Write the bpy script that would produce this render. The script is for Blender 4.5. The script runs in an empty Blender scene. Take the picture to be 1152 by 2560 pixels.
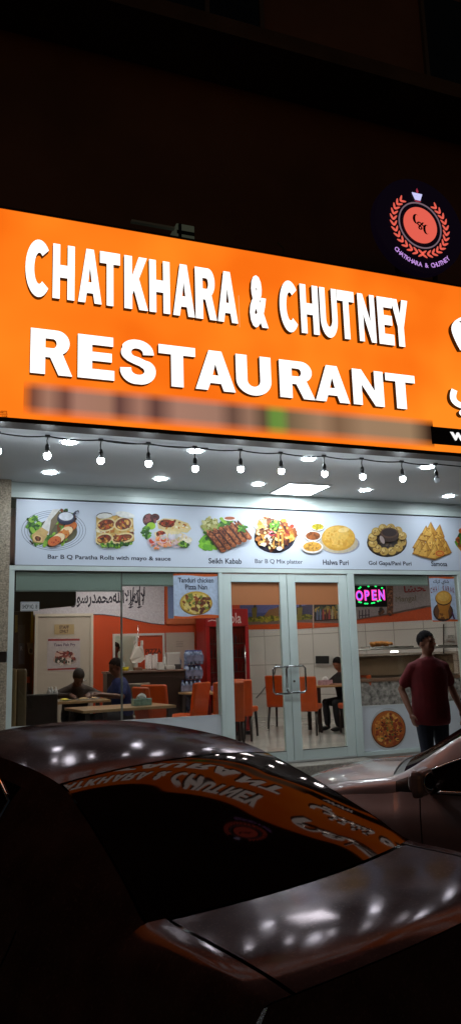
import bpy, bmesh, math, random
from mathutils import Vector, Matrix
import numpy as np
random.seed(7)
sc = bpy.context.scene
C = sc.collection
# ---------------------------------------------------------------- camera
CAM = Vector((0.0, -8.9264, 1.3068)); FPX = 1893.741
YAW, PITCH, ROLL = 0.3661, 0.1889, -0.0308
def _axes():
    f = Vector((math.sin(YAW)*math.cos(PITCH), math.cos(YAW)*math.cos(PITCH), math.sin(PITCH)))
    r = Vector((math.cos(YAW), -math.sin(YAW), 0)); u = r.cross(f)
    return (math.cos(ROLL)*r+math.sin(ROLL)*u, -math.sin(ROLL)*r+math.cos(ROLL)*u, f)
CR, CU, CF = _axes()
cd = bpy.data.cameras.new('camera'); cam = bpy.data.objects.new('camera', cd); C.objects.link(cam)
cd.sensor_fit = 'VERTICAL'; cd.sensor_height = 36.0; cd.lens = 36.0*FPX/2560; cd.clip_start = 0.05; cd.clip_end = 400
mw = Matrix((CR, CU, -CF)).transposed().to_4x4(); mw.translation = CAM; cam.matrix_world = mw
sc.camera = cam
# ---------------------------------------------------------------- night sky
w = bpy.data.worlds.new("World"); sc.world = w; w.use_nodes = True
nt = w.node_tree; bg = nt.nodes['Background']
sky = nt.nodes.new('ShaderNodeTexSky'); sky.sky_type = 'NISHITA'; sky.sun_disc = False
sky.sun_elevation = math.radians(1.0); sky.sun_rotation = math.radians(200)
nt.links.new(sky.outputs[0], bg.inputs[0]); bg.inputs[1].default_value = 0.016
# ---------------------------------------------------------------- exposure
sc.view_settings.view_transform = 'Standard'; sc.view_settings.look = 'None'
sc.view_settings.exposure = 0.0; sc.view_settings.gamma = 1.0
cy = sc.cycles; cy.use_denoising = True; cy.max_bounces = 8; cy.transparent_max_bounces = 16
cy.sample_clamp_indirect = 4.0; cy.caustics_reflective = False; cy.caustics_refractive = False; cy.blur_glossy = 0.3

# ---------------------------------------------------------------- helpers
def ray(u, v): return CF + CR*((u-576)/FPX) - CU*((v-1280)/FPX)
def FY(u, v, y=0.0):                      # picture point -> (x, z) on the real vertical plane at depth y
    d = ray(u, v); t = (y-CAM.y)/d.y; p = CAM+d*t; return p.x, p.z
def FZ(u, v, z=0.0):
    d = ray(u, v); t = (z-CAM.z)/d.z; p = CAM+d*t; return p.x, p.y

MATS = {}
def M(name, col=(.5,.5,.5), rough=.5, metal=0.0, nz=0, amt=.25, bump=0, emit=None, es=1.0, coat=0, coat_rough=.05, spec=.5, col2=None, detail=4):
    if name in MATS: return MATS[name]
    m = bpy.data.materials.new(name); m.use_nodes = True; t = m.node_tree; b = t.nodes['Principled BSDF']; MATS[name] = m
    b.inputs['Base Color'].default_value = (*col, 1); b.inputs['Roughness'].default_value = rough; b.inputs['Metallic'].default_value = metal
    b.inputs['Specular IOR Level'].default_value = spec
    if coat: b.inputs['Coat Weight'].default_value = coat; b.inputs['Coat Roughness'].default_value = coat_rough
    if emit: b.inputs['Emission Color'].default_value = (*emit, 1); b.inputs['Emission Strength'].default_value = es
    if nz:
        tc = t.nodes.new('ShaderNodeTexCoord'); n = t.nodes.new('ShaderNodeTexNoise'); n.inputs['Scale'].default_value = nz; n.inputs['Detail'].default_value = detail
        r = t.nodes.new('ShaderNodeValToRGB'); t.links.new(tc.outputs['Object'], n.inputs['Vector']); t.links.new(n.outputs['Fac'], r.inputs['Fac'])
        c2 = col2 or tuple(min(1, c*(1+amt)) for c in col)
        r.color_ramp.elements[0].position = .3; r.color_ramp.elements[1].position = .7
        r.color_ramp.elements[0].color = (*[c*(1-amt) for c in col], 1); r.color_ramp.elements[1].color = (*c2, 1)
        t.links.new(r.outputs[0], b.inputs['Base Color'])
        if bump:
            bp = t.nodes.new('ShaderNodeBump'); bp.inputs['Strength'].default_value = bump; bp.inputs['Distance'].default_value = .02
            t.links.new(n.outputs['Fac'], bp.inputs['Height']); t.links.new(bp.outputs[0], b.inputs['Normal'])
    return m
def glass_mat(name, tint=(.9,.95,.93), refl=1.0):
    if name in MATS: return MATS[name]
    m = bpy.data.materials.new(name); m.use_nodes = True; t = m.node_tree; MATS[name] = m
    t.nodes.remove(t.nodes['Principled BSDF']); out = t.nodes['Material Output']
    tr = t.nodes.new('ShaderNodeBsdfTransparent'); tr.inputs[0].default_value = (*tint, 1)
    gl = t.nodes.new('ShaderNodeBsdfGlossy'); gl.inputs['Roughness'].default_value = .01; gl.inputs[0].default_value = (refl, refl, refl, 1)
    fr = t.nodes.new('ShaderNodeFresnel'); ge = t.nodes.new('ShaderNodeNewGeometry'); mr = t.nodes.new('ShaderNodeMapRange'); mr.inputs[3].default_value = 1.45; mr.inputs[4].default_value = 1/1.45
    t.links.new(ge.outputs['Backfacing'], mr.inputs[0]); t.links.new(mr.outputs[0], fr.inputs[0])
    mx = t.nodes.new('ShaderNodeMixShader'); t.links.new(fr.outputs[0], mx.inputs[0]); t.links.new(tr.outputs[0], mx.inputs[1]); t.links.new(gl.outputs[0], mx.inputs[2])
    t.links.new(mx.outputs[0], out.inputs[0]); return m
def film_mat(name, col, alpha):           # translucent vinyl / fabric
    if name in MATS: return MATS[name]
    m = M(name, col, .6); t = m.node_tree; b = t.nodes['Principled BSDF']; b.inputs['Alpha'].default_value = alpha
    return m
def ink_mat(name='printed_sheet', rough=.55, es=0.0):
    if name in MATS: return MATS[name]
    m = M(name, (1,1,1), rough); t = m.node_tree; b = t.nodes['Principled BSDF']
    a = t.nodes.new('ShaderNodeAttribute'); a.attribute_name = 'ink'
    tc = t.nodes.new('ShaderNodeTexCoord'); n = t.nodes.new('ShaderNodeTexNoise'); n.inputs['Scale'].default_value = 28; n.inputs['Detail'].default_value = 5
    r = t.nodes.new('ShaderNodeMapRange'); r.inputs[1].default_value = .3; r.inputs[2].default_value = .7; r.inputs[3].default_value = .88; r.inputs[4].default_value = 1.12
    mx = t.nodes.new('ShaderNodeMix'); mx.data_type = 'RGBA'; mx.blend_type = 'MULTIPLY'; mx.inputs[0].default_value = 1.0
    t.links.new(tc.outputs['Object'], n.inputs[0]); t.links.new(n.outputs['Fac'], r.inputs[0]); t.links.new(a.outputs['Color'], mx.inputs[6]); t.links.new(r.outputs[0], mx.inputs[7]); t.links.new(mx.outputs[2], b.inputs['Base Color'])
    if es: t.links.new(a.outputs['Color'], b.inputs['Emission Color']); b.inputs['Emission Strength'].default_value = es
    return m

def root_of(o):
    while o.parent: o = o.parent
    return o
class B:                                   # collects shapes, links them as ONE mesh object
    def __init__(s): s.bm = bmesh.new(); s.mi = 0
    def _f(s, vs):
        try: f = s.bm.faces.new(vs); f.material_index = s.mi; return f
        except ValueError: return None
    def box(s, x0, x1, y0, y1, z0, z1):
        v = [s.bm.verts.new(p) for p in ((x0,y0,z0),(x1,y0,z0),(x1,y1,z0),(x0,y1,z0),(x0,y0,z1),(x1,y0,z1),(x1,y1,z1),(x0,y1,z1))]
        for q in ((3,2,1,0),(4,5,6,7),(0,1,5,4),(1,2,6,5),(2,3,7,6),(3,0,4,7)): s._f([v[i] for i in q])
        return v
    def rbox(s, x0, x1, y0, y1, z0, z1, r=.01, seg=2):
        b2 = bmesh.new(); bmesh.ops.create_cube(b2, size=1)
        for v in b2.verts: v.co = Vector(((x0+x1)/2+v.co.x*(x1-x0), (y0+y1)/2+v.co.y*(y1-y0), (z0+z1)/2+v.co.z*(z1-z0)))
        bmesh.ops.bevel(b2, geom=b2.edges[:], offset=r, segments=seg, affect='EDGES', profile=.5); s.join(b2)
    def join(s, b2, mat=None):
        mp = {}
        for v in b2.verts: mp[v] = s.bm.verts.new(mat @ v.co if mat else v.co)
        for f in b2.faces:
            g = s._f([mp[v] for v in f.verts])
            if g: g.smooth = f.smooth
        b2.free()
    def quad(s, *ps): return s._f([s.bm.verts.new(p) for p in ps])
    def ring(s, c, ax, ay, n): return [s.bm.verts.new(Vector(c)+ax*math.cos(2*math.pi*i/n)+ay*math.sin(2*math.pi*i/n)) for i in range(n)]
    def cone(s, p0, p1, r0, r1, n=12, caps=True):
        p0, p1 = Vector(p0), Vector(p1); d = (p1-p0).normalized(); a = d.orthogonal().normalized(); b = d.cross(a)
        A = s.ring(p0, a*r0, b*r0, n); D = s.ring(p1, a*r1, b*r1, n)
        for i in range(n):
            f = s._f([A[i], A[(i+1)%n], D[(i+1)%n], D[i]])
            if f: f.smooth = True
        if caps: s._f(A[::-1]); s._f(D)
    def tube(s, pts, r, n=8, closed=False):
        pts = [Vector(p) for p in pts]; rs = r if isinstance(r, (list, tuple)) else [r]*len(pts); R = []; a = None
        for i, p in enumerate(pts):
            d = (pts[min(i+1, len(pts)-1)]-pts[max(i-1, 0)]).normalized()
            a = d.orthogonal().normalized() if a is None else (a-d*a.dot(d)).normalized()
            R.append(s.ring(p, a*rs[i], d.cross(a)*rs[i], n))
        for A, D in zip(R, R[1:]):
            for i in range(n):
                f = s._f([A[i], A[(i+1)%n], D[(i+1)%n], D[i]])
                if f: f.smooth = True
        s._f(R[0][::-1]); s._f(R[-1])
    def ell(s, c, rx, ry, rz, nu=16, nv=10, rot=None):
        b2 = bmesh.new(); bmesh.ops.create_uvsphere(b2, u_segments=nu, v_segments=nv, radius=1)
        m = Matrix.Diagonal((rx, ry, rz, 1))
        if rot: m = rot.to_4x4() @ m
        m = Matrix.Translation(c) @ m
        for f in b2.faces: f.smooth = True
        s.join(b2, m)
    def lathe(s, c, prof, n=20, caps=True):   # prof: (r, z) upward
        R = [s.ring((c[0], c[1], c[2]+z), Vector((r,0,0)), Vector((0,r,0)), n) for r, z in prof]
        for A, D in zip(R, R[1:]):
            for i in range(n):
                f = s._f([A[i], A[(i+1)%n], D[(i+1)%n], D[i]])
                if f: f.smooth = True
        if caps: s._f(R[0][::-1]); s._f(R[-1])
    def loft(s, rings):                       # rings: (x,y,z,rx,ry)
        n = 20; R = [s.ring(r[:3], Vector((r[3],0,0)), Vector((0,r[4],0)), n) for r in rings]
        for A, D in zip(R, R[1:]):
            for i in range(n): s._f([A[i], A[(i+1)%n], D[(i+1)%n], D[i]])
        s._f(R[0][::-1]); s._f(R[-1])
    def grid(s, rows, smooth=True, flip=False):
        V = [[s.bm.verts.new(p) for p in r] for r in rows]
        for a, b in zip(V, V[1:]):
            for i in range(len(a)-1):
                q = [a[i], a[i+1], b[i+1], b[i]]
                f = s._f(q[::-1] if flip else q)
                if f: f.smooth = smooth
    def done(s, name, mats, parent=None, local=False, smooth=None):
        me = bpy.data.meshes.new(name); s.bm.to_mesh(me); s.bm.free()
        return link_mesh(name, me, mats, parent, local, smooth)
def link_mesh(name, me, mats, parent=None, local=False, smooth=None):
    for m in (mats if isinstance(mats, (list, tuple)) else [mats]): me.materials.append(m)
    if smooth is not None:
        for p in me.polygons: p.use_smooth = smooth
    o = bpy.data.objects.new(name, me); C.objects.link(o)
    if parent:
        if not local:
            r = root_of(parent); me.transform((Matrix.Translation(r.location) @ r.rotation_euler.to_matrix().to_4x4()).inverted())
        o.parent = parent
    return o
def tag(o, label, cat, group=None):
    o['label'] = label; o['category'] = cat
    if group: o['group'] = group
    return o
def thing(name, label, cat, loc=(0,0,0), rz=0, group=None):
    o = bpy.data.objects.new(name, None); C.objects.link(o); o.empty_display_size = .1
    o.location = loc; o.rotation_euler = (0,0,rz); return tag(o, label, cat, group)
def struct(name, bb, m):
    o = bb.done(name, m); o['kind'] = 'structure'; return o
def dup(root, loc, rz, label):
    r = root.copy(); C.objects.link(r); r.location = loc; r.rotation_euler = (0,0,rz); r['label'] = label
    for ch in list(root.children):
        c = ch.copy(); C.objects.link(c); c.parent = r
        for g in list(ch.children):
            d = g.copy(); C.objects.link(d); d.parent = c
    return r

def text_data(body, off=0.0, depth=0.0, res=3):
    cu = bpy.data.curves.new('tmp', 'FONT'); cu.body = body; cu.size = 1; cu.offset = off; cu.extrude = depth; cu.resolution_u = res
    o = bpy.data.objects.new('tmp', cu); C.objects.link(o); bpy.context.view_layer.update()
    me = o.evaluated_get(bpy.context.evaluated_depsgraph_get()).to_mesh()
    V = [v.co.copy() for v in me.vertices]; F = [tuple(p.vertices) for p in me.polygons]; N = [p.normal.z for p in me.polygons]
    o.evaluated_get(bpy.context.evaluated_depsgraph_get()).to_mesh_clear()
    bpy.data.objects.remove(o); bpy.data.curves.remove(cu); return V, F, N
def poly_data(loops, depth=0.0):          # filled outline(s) with holes -> verts, faces
    cu = bpy.data.curves.new('tmp', 'CURVE'); cu.dimensions = '2D'; cu.fill_mode = 'BOTH'; cu.extrude = depth
    for lp in loops:
        sp = cu.splines.new('POLY'); sp.points.add(len(lp)-1); sp.use_cyclic_u = True
        for q, p in zip(sp.points, lp): q.co = (p[0], p[1], 0, 1)
    o = bpy.data.objects.new('tmp', cu); C.objects.link(o); bpy.context.view_layer.update()
    ev = o.evaluated_get(bpy.context.evaluated_depsgraph_get()); me = ev.to_mesh()
    V = [v.co.copy() for v in me.vertices]; F = [tuple(p.vertices) for p in me.polygons]; N = [p.normal.z for p in me.polygons]
    ev.to_mesh_clear(); bpy.data.objects.remove(o); bpy.data.curves.remove(cu); return V, F, N

def rgb(r, g, b):                          # paint / ink colour given as 0-255 sRGB
    f = lambda c: c/12.92 if c <= .04045 else ((c+.055)/1.055)**2.4
    return tuple(f(c/255) for c in (r, g, b))
class Print:                               # a flat printed sheet: thin ink shapes lying on a real plane
    def __init__(s, o=(0,0,0), a=(1,0,0), n=(0,-1,0), step=.0003):
        s.o, s.a, s.n = Vector(o), Vector(a).normalized(), Vector(n).normalized(); s.k = 1; s.step = step; s.V, s.F, s.col = [], [], []
    def px(s, u, v):
        d = ray(u, v); t = (s.o-CAM).dot(s.n)/d.dot(s.n); p = CAM+d*t; return ((p-s.o).dot(s.a), p.z)
    def P(s, q): return s.o*1.0 + s.a*q[0] + s.n*(s.k*s.step) + Vector((0,0,q[1]-s.o.z))
    def poly(s, pts, col, px=True):
        q = [s.px(*p) if px else p for p in pts]; b = len(s.V); s.V += [s.P(p) for p in q]; s.F.append(tuple(range(b, b+len(q)))); s.col.append(col); s.k += 1
    def ellipse(s, u, v, ru, rv, col, rot=0, n=24, jag=0, a0=0, a1=360):
        c, sn = math.cos(math.radians(rot)), math.sin(math.radians(rot)); P = []
        for i in range(n if a1-a0 >= 360 else n+1):
            t = math.radians(a0+(a1-a0)*i/n); k = 1+random.uniform(-jag, jag); x, y = ru*k*math.cos(t), rv*k*math.sin(t); P.append((u+x*c-y*sn, v+x*sn+y*c))
        s.poly(P, col)
    def rimg(s, u, v, ru, rv, wd, col, n=32, a0=0, a1=360, rot=0):   # elliptical line
        b = len(s.V); c, sn = math.cos(math.radians(rot)), math.sin(math.radians(rot)); P = []
        for i in range(n+1):
            t = math.radians(a0+(a1-a0)*i/n)
            for w_ in (-wd/2, wd/2):
                x, y = (ru+w_)*math.cos(t), (rv+w_)*math.sin(t); P.append(s.P(s.px(u+x*c-y*sn, v+x*sn+y*c)))
        s.V += P
        for i in range(n): s.F.append((b+2*i, b+2*i+1, b+2*i+3, b+2*i+2)); s.col.append(col)
        s.k += 1
    def line(s, pts, wd, col):
        b = len(s.V); P = []
        for i, p in enumerate(pts):
            q0, q1 = pts[max(i-1,0)], pts[min(i+1,len(pts)-1)]; d = Vector((q1[0]-q0[0], q1[1]-q0[1])).normalized(); nn = Vector((-d.y, d.x))*(wd/2)
            P += [s.P(s.px(p[0]+nn.x, p[1]+nn.y)), s.P(s.px(p[0]-nn.x, p[1]-nn.y))]
        s.V += P
        for i in range(len(pts)-1): s.F.append((b+2*i, b+2*i+1, b+2*i+3, b+2*i+2)); s.col.append(col)
        s.k += 1
    def bits(s, u, v, ru, rv, n, size, cols, rot=0, asp=1.6):        # many small irregular pieces
        for _ in range(n):
            t, r = random.uniform(0, 6.283), math.sqrt(random.random()); c, sn = math.cos(math.radians(rot)), math.sin(math.radians(rot))
            x, y = ru*r*math.cos(t), rv*r*math.sin(t); z = size*random.uniform(.5, 1.3)
            s.ellipse(u+x*c-y*sn, v+x*sn+y*c, z*random.uniform(.8, asp), z*.8, random.choice(cols), rot=random.uniform(0, 180), n=7, jag=.25)
            s.k -= .75
        s.k += 1
    def data(s, VFN, box, col, z_px=True):
        V, F, N = VFN; (u0, v0), (u1, v1) = box
        x0, z1 = s.px(u0, v0); x1, z0 = s.px(u1, v1)
        if not z_px: x0, z1 = u0, v0; x1, z0 = u1, v1
        mx0, mx1 = min(p.x for p in V), max(p.x for p in V); my0, my1 = min(p.y for p in V), max(p.y for p in V); b = len(s.V)
        for p in V: s.V.append(s.P((x0+(p.x-mx0)/(mx1-mx0)*(x1-x0), z0+(p.y-my0)/(my1-my0)*(z1-z0))))
        for f in F: s.F.append(tuple(b+i for i in f)); s.col.append(col)
        s.k += 1
    def text(s, body, box, col, off=.02, metric=False):
        if 'M' in body:                    # the built-in face cannot thicken its M: strike the plain outline three times instead
            (a, b), (c, d) = box; e = off*(c-a)/max(4, len(body))*1.6
            for k in (-.5, 0, .5): s.data(text_data(body, 0), ((a+e*k, b), (c+e*k, d)), col, not metric)
        else: s.data(text_data(body, off), box, col, not metric)
    def done(s, name, parent=None, mat=None):
        me = bpy.data.meshes.new(name); me.from_pydata(s.V, [], s.F); at = me.color_attributes.new('ink', 'FLOAT_COLOR', 'CORNER')
        i = 0
        for p, c in zip(me.polygons, s.col):
            for li in p.loop_indices: at.data[li].color = (*c, 1)
        me.update(); return link_mesh(name, me, mat or ink_mat(), parent)
def ordinal(i): return ('first','second','third','fourth','fifth','sixth','seventh','eighth','ninth','tenth','eleventh','twelfth')[i]
# ================================================================ ground
ZP, ZR, ZS, YS = -.13, -.47, 3.379, -2.391
bb = B(); bb.box(-40, 40, -45, -2.62, ZR-.3, ZR)
struct('road', bb, M('asphalt', (.045,.043,.042), .85, nz=35, amt=.45, bump=.35))
bb = B(); bb.box(-40, 40, -2.62, -.002, ZR-.3, ZP)
def tile_mat(name, col, sx, rough, mortar=.6, msize=.012, axis=None):
    if name in MATS: return MATS[name]
    m = M(name, col, rough); t = m.node_tree; b = t.nodes['Principled BSDF']
    tc = t.nodes.new('ShaderNodeTexCoord'); mp = t.nodes.new('ShaderNodeMapping'); br = t.nodes.new('ShaderNodeTexBrick')
    if axis:
        dt = t.nodes.new('ShaderNodeVectorMath'); dt.operation = 'DOT_PRODUCT'; dt.inputs[1].default_value = axis; sx_ = t.nodes.new('ShaderNodeSeparateXYZ'); cx = t.nodes.new('ShaderNodeCombineXYZ'); mp = cx
        t.links.new(tc.outputs['Object'], dt.inputs[0]); t.links.new(tc.outputs['Object'], sx_.inputs[0]); t.links.new(dt.outputs['Value'], cx.inputs[0]); t.links.new(sx_.outputs['Z'], cx.inputs[1])
    br.offset = 0; br.inputs['Scale'].default_value = 1; br.inputs['Brick Width'].default_value = sx; br.inputs['Row Height'].default_value = sx; br.inputs['Mortar Size'].default_value = msize*sx
    br.inputs['Color1'].default_value = (*col,1); br.inputs['Color2'].default_value = (*[c*.9 for c in col],1); br.inputs['Mortar'].default_value = (*[c*mortar for c in col],1)
    (None if axis else t.links.new(tc.outputs['Object'], mp.inputs[0])); t.links.new(mp.outputs[0], br.inputs['Vector']); t.links.new(br.outputs['Color'], b.inputs['Base Color'])
    return m
struct('pavement', bb, tile_mat('paving', (.42,.39,.36), .4, .5))
bb = B(); bb.rbox(3.1, 5.135, -.34, -.004, ZP-.02, -.006, .008)
struct('step', bb, M('step_stone', (.22,.19,.16), .5, nz=40, amt=.3))
bb = B(); bb.box(.2, 12.5, -.003, 9.5, -.3, 0)
struct('floor', bb, M('floor_tiles', (.50,.47,.44), .12, nz=3, amt=.08))

# ================================================================ building
bld = thing('restaurant_building', 'dark unlit apartment block rising over the lit orange restaurant sign', 'building', (3, 0, ZP))
WHT = M('soffit_paint', (.62,.64,.66), .55, nz=1.2, amt=.05)
bb = B(); bb.box(-6, 16, -2.2, 0.1, ZS, ZS+.12); bb.done('soffit', WHT, bld)
FR = M('aluminium_frame', (.60,.68,.655), .38, nz=2.5, amt=.06)
bb = B(); bb.box(.70, 16, -.035, .12, 3.272, ZS-.003); bb.box(.70, 16, -.055, .12, 3.195, 3.266); bb.done('cornice', FR, bld)
DK = M('upper_render', (.20,.125,.10), .9, nz=.6, amt=.25, bump=.1)
bb = B(); bb.box(-30, 40, -.9, .1, ZS+.12, 26); bb.done('upper_wall', DK, bld)
bb = B()
for z in (8.6, 12.2, 15.8): bb.box(-30, 40, -1.7, -.9, z, z+.22)
bb.done('balcony_slab', M('slab_concrete', (.12,.09,.07), .9, nz=2), bld)
for z in (9.6, 13.2):
    for x in (-6, -2, 2.2, 6.4, 10.6):
        bb = B(); bb.box(x, x+1.5, -.93, -.9, z, z+1.5); wn = bb.done('window', M('night_window', (.01,.01,.012), .1), bld)
        bb = B()
        for a, b_ in ((x-.06, x), (x+.72, x+.78), (x+1.5, x+1.56)): bb.box(a, b_, -.96, -.9, z-.06, z+1.56)
        bb.done('window_frame', M('window_grey', (.12,.11,.1), .6), wn)
bb = B(); bb.box(-6, 16, -2.2, -.9, ZS+.123, ZS+.2); bb.done('canopy_roof', M('roof_felt', (.06,.055,.05), .9, nz=4), bld)
# inner shell of the shop
OR = M('orange_wall', rgb(186,60,10), .55, nz=2, amt=.07)
HX0, HZ1 = FY(282,1585,4.045); HX1, HZ0 = FY(412,1674,4.045)
bb = B(); bb.box(1.45,HX0,4.05,4.2,0,3.0); bb.box(HX1,5.1,4.05,4.2,0,3.0); bb.box(HX0+.0005,HX1-.0005,4.05,4.2,HZ1,3.0); bb.box(HX0+.0005,HX1-.0005,4.05,4.2,0,HZ0); bw = bb.done('back_wall', OR, bld)
bb = B(); bb.box(2.2,4.97,5.3,5.4,0,3.0); bb.box(2.1,2.199,4.2,5.4,0,3.0); bb.done('kitchen_wall', M('kitchen_green', rgb(168,186,174), .5, nz=3, amt=.08), bld)
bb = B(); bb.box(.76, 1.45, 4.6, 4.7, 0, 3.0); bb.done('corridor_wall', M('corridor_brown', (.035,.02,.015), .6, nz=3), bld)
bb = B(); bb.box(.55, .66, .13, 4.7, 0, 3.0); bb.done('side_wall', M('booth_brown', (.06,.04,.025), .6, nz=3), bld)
bb = B(); bb.box(.66, 12.4, .13, 9.4, 3.0, 3.1); bb.done('shop_ceiling', M('ceiling_white', (.55,.53,.5), .8), bld)
bb = B(); bb.box(4.98, 5.1, 4.21, 9.3, 0, 3.0); bb.done('alcove_wall', M('tile_cream', (.6,.56,.52), .3), bld)
WA, WD = Vector((6.5, 7.0, 0)), Vector((-.53, .85, 0)).normalized()      # oblique tiled wall
WN = Vector((-WD.y, WD.x, 0)); WN = WN if WN.y < 0 else -WN
bb = B(); p0, p1 = WA-WD*7.6, WA+WD*2.6
def slab(bb, p0, p1, n, th, z0, z1):
    q = [p0, p1, p1-n*th, p0-n*th]; lo = [bb.bm.verts.new((p.x,p.y,z0)) for p in q]; hi = [bb.bm.verts.new((p.x,p.y,z1)) for p in q]
    bb._f(lo[::-1]); bb._f(hi)
    for i in range(4): bb._f([lo[i], lo[(i+1)%4], hi[(i+1)%4], hi[i]])
slab(bb, p0, p1, WN, .12, 0, 3.0)
bb.done('tiled_wall', tile_mat('wall_tile', (.66,.61,.58), .62, .25, .55, .014, tuple(WD)), bld)
bb = B(); bb.box(10.45, 10.55, .13, 1.2, 0, 3); bb.done('end_wall', M('tile_cream'), bld)

# stone pillar
pil = thing('stone_pillar', 'speckled beige stone pillar at the end of the shopfront', 'pillar', (.2, 0, ZP))
GR = M('beige_granite', (.40,.33,.245), .3, nz=55, amt=.5, detail=8)
bb = B(); bb.box(-1.0, .697, -.15, .1, 1.44, ZS-.002); bb.done('shaft', GR, pil)
bb = B(); bb.box(-1.0, .687, -.14, .1, 1.325, 1.437); bb.done('dado_band', M('dark_stone', (.02,.016,.013), .3), pil)
bb = B(); bb.box(-1.0, .697, -.15, .1, ZP+.002, 1.322); bb.done('pedestal', GR, pil)

# shopfront frame with its panes
sf = thing('shopfront', 'pale aluminium shopfront with two glazed windows beside the doors', 'shopfront', (3.2, 0, 0))
bb = B(); bb.box(.70, 16, -.03, .10, 2.352, 2.405); bb.done('transom', FR, sf)
for x0, x1 in ((.70,.765), (3.222,3.272), (5.045,5.148), (6.822,6.885), (8.6,8.66)):
    bb = B(); bb.rbox(x0, x1, -.035, .10, .002, 2.349, .004); bb.done('mullion', FR, sf)
GL = glass_mat('window_glass', (.80,.83,.81))
for x0, x1, mid in ((.765,3.222,2.006), (5.148,6.822,None), (6.885,8.6,None)):
    bb = B(); bb.box(x0, x1, -.028, .09, .003, .05); bb.done('bottom_rail', FR, sf)
    bb = B(); bb.box(x0+.002, x1-.002, .0, .05, .053, .622); bb.done('kick_panel', M('white_panel', (.60,.62,.66), .4, nz=2, amt=.05), sf)
    bb = B(); bb.box(x0, x1, -.008, .0, .624, 2.336); bb.done('pane', GL, sf)
    bb = B(); bb.box(x0, x1, -.012, -.002, 2.337, 2.35); bb.done('gasket', M('black_rubber', (.012,.012,.012), .6), sf)
    if mid: bb = B(); bb.box(mid-.007, mid+.007, .001, .045, .625, 2.336); bb.done('glazing_bar', M('bar_pale', (.40,.38,.36), .4), sf)

# double doors
def leaf(x0, x1, gx0, gx1, hx, label):
    d = thing('glass_door', label, 'door', ((x0+x1)/2, 0, 0), group='double glass doors')
    bb = B(); y0, y1 = -.02, .04
    bb.rbox(x0, gx0, y0, y1, .02, 2.335, .003); bb.rbox(gx1, x1, y0, y1, .02, 2.335, .003)
    bb.rbox(gx0+.001, gx1-.001, y0+.002, y1-.002, .021, .14, .003); bb.rbox(gx0+.001, gx1-.001, y0+.002, y1-.002, 2.232, 2.334, .003)
    bb.done('stile_frame', FR, d)
    bb = B(); bb.box(gx0, gx1, .004, .012, .14, 2.232); bb.done('pane', GL, d)
    bb = B(); bb.box(gx0+.003, gx1-.003, .001, .003, 1.945, 2.23); bb.done('frosted_film', film_mat('orange_film', rgb(176,110,66), .86), d)
    for zc in (.14, 2.232):
        bb = B(); bb.box(gx0, gx1, -.0195, -.012, zc-.004, zc+.004); bb.done('gasket', M('black_rubber'), d)
    s = 1 if hx > (x0+x1)/2 else -1
    bb = B(); pts = []
    w_, h_ = .225, .335; cx = hx-s*w_/2; yo = -.085
    for a in ((hx, -.02), (hx, yo)):
        pts.append((a[0], a[1], 1.165))
    pts = [(hx, -.02, 1.165), (hx, yo+.02, 1.165), (hx-s*.02, yo, 1.165), (hx-s*(w_-.03), yo, 1.165), (hx-s*w_, yo, 1.135), (hx-s*w_, yo, .865), (hx-s*(w_-.03), yo, .835), (hx-s*.02, yo, .835), (hx, yo+.02, .835), (hx, -.02, .835)]
    if s < 0:
        x0_, x1_ = 4.075, 4.335; pts = [(x0_,yo,.87),(x0_,yo,1.14),(x0_+.03,yo,1.168),(x1_-.03,yo,1.168),(x1_,yo,1.14),(x1_,yo,.87),(x1_-.03,yo,.842),(x0_+.03,yo,.842),(x0_,yo,.87),(x0_,yo,.90)]
        for zz in (1.168,.842): bb.tube([(4.215,-.02,zz),(4.215,yo,zz)], .011, 8)
    bb.tube(pts, .0125, 10); bb.done('pull_handle', M('handle_steel', (.30,.31,.31), .16, 1.0), d)
    if s < 0:
        bb = B(); bb.cone((hx+.005, -.02, .98), (hx+.005, -.028, .98), .014, .014, 12); bb.done('lock', M('brass', (.10,.09,.07), .4, 1.0), d)
    return d
leaf(3.277, 4.157, 3.392, 4.062, 4.115, 'glass door leaf nearer the pizza nan poster')
leaf(4.167, 5.040, 4.281, 4.915, 4.20, 'glass door leaf with the lock beside the open sign')
bb = B(); bb.box(3.275, 5.042, -.03, .06, .002, .018); tag(bb.done('threshold', M('sill_pale', (.55,.54,.52), .5)), 'pale threshold strip under the double glass doors', 'threshold')

# ================================================================ main sign
sg = thing('restaurant_sign', 'long backlit orange restaurant sign with raised white letters', 'sign', (3, YS, ZS))
def sign_face():
    m = M('backlit_orange', rgb(250,120,20), .35, emit=(1,.2,.01), es=1.0); t = m.node_tree; b = t.nodes['Principled BSDF']
    tc = t.nodes.new('ShaderNodeTexCoord'); n = t.nodes.new('ShaderNodeTexNoise'); n.inputs['Scale'].default_value = .8; n.inputs['Detail'].default_value = 2
    r = t.nodes.new('ShaderNodeValToRGB'); r.color_ramp.elements[0].position = .35; r.color_ramp.elements[1].position = .68
    r.color_ramp.elements[0].color = (.91,.155,.006,1); r.color_ramp.elements[1].color = (1.08,.262,.015,1)
    t.links.new(tc.outputs['Object'], n.inputs[0]); t.links.new(n.outputs['Fac'], r.inputs[0]); t.links.new(r.outputs[0], b.inputs['Emission Color'])
    b.inputs['Emission Strength'].default_value = 1.05; return m
SF = sign_face()
ST, SB = 5.372, ZS
bb = B(); bb.box(-1.6, 10.8, YS, YS+.008, SB+.018, ST); bb.done('face_panel', SF, sg)
bb = B(); bb.box(-1.6, 10.8, YS+.009, YS+.17, SB+.018, ST); bb.done('light_box', M('sign_trim', (.03,.015,.01), .5), sg)
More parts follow.
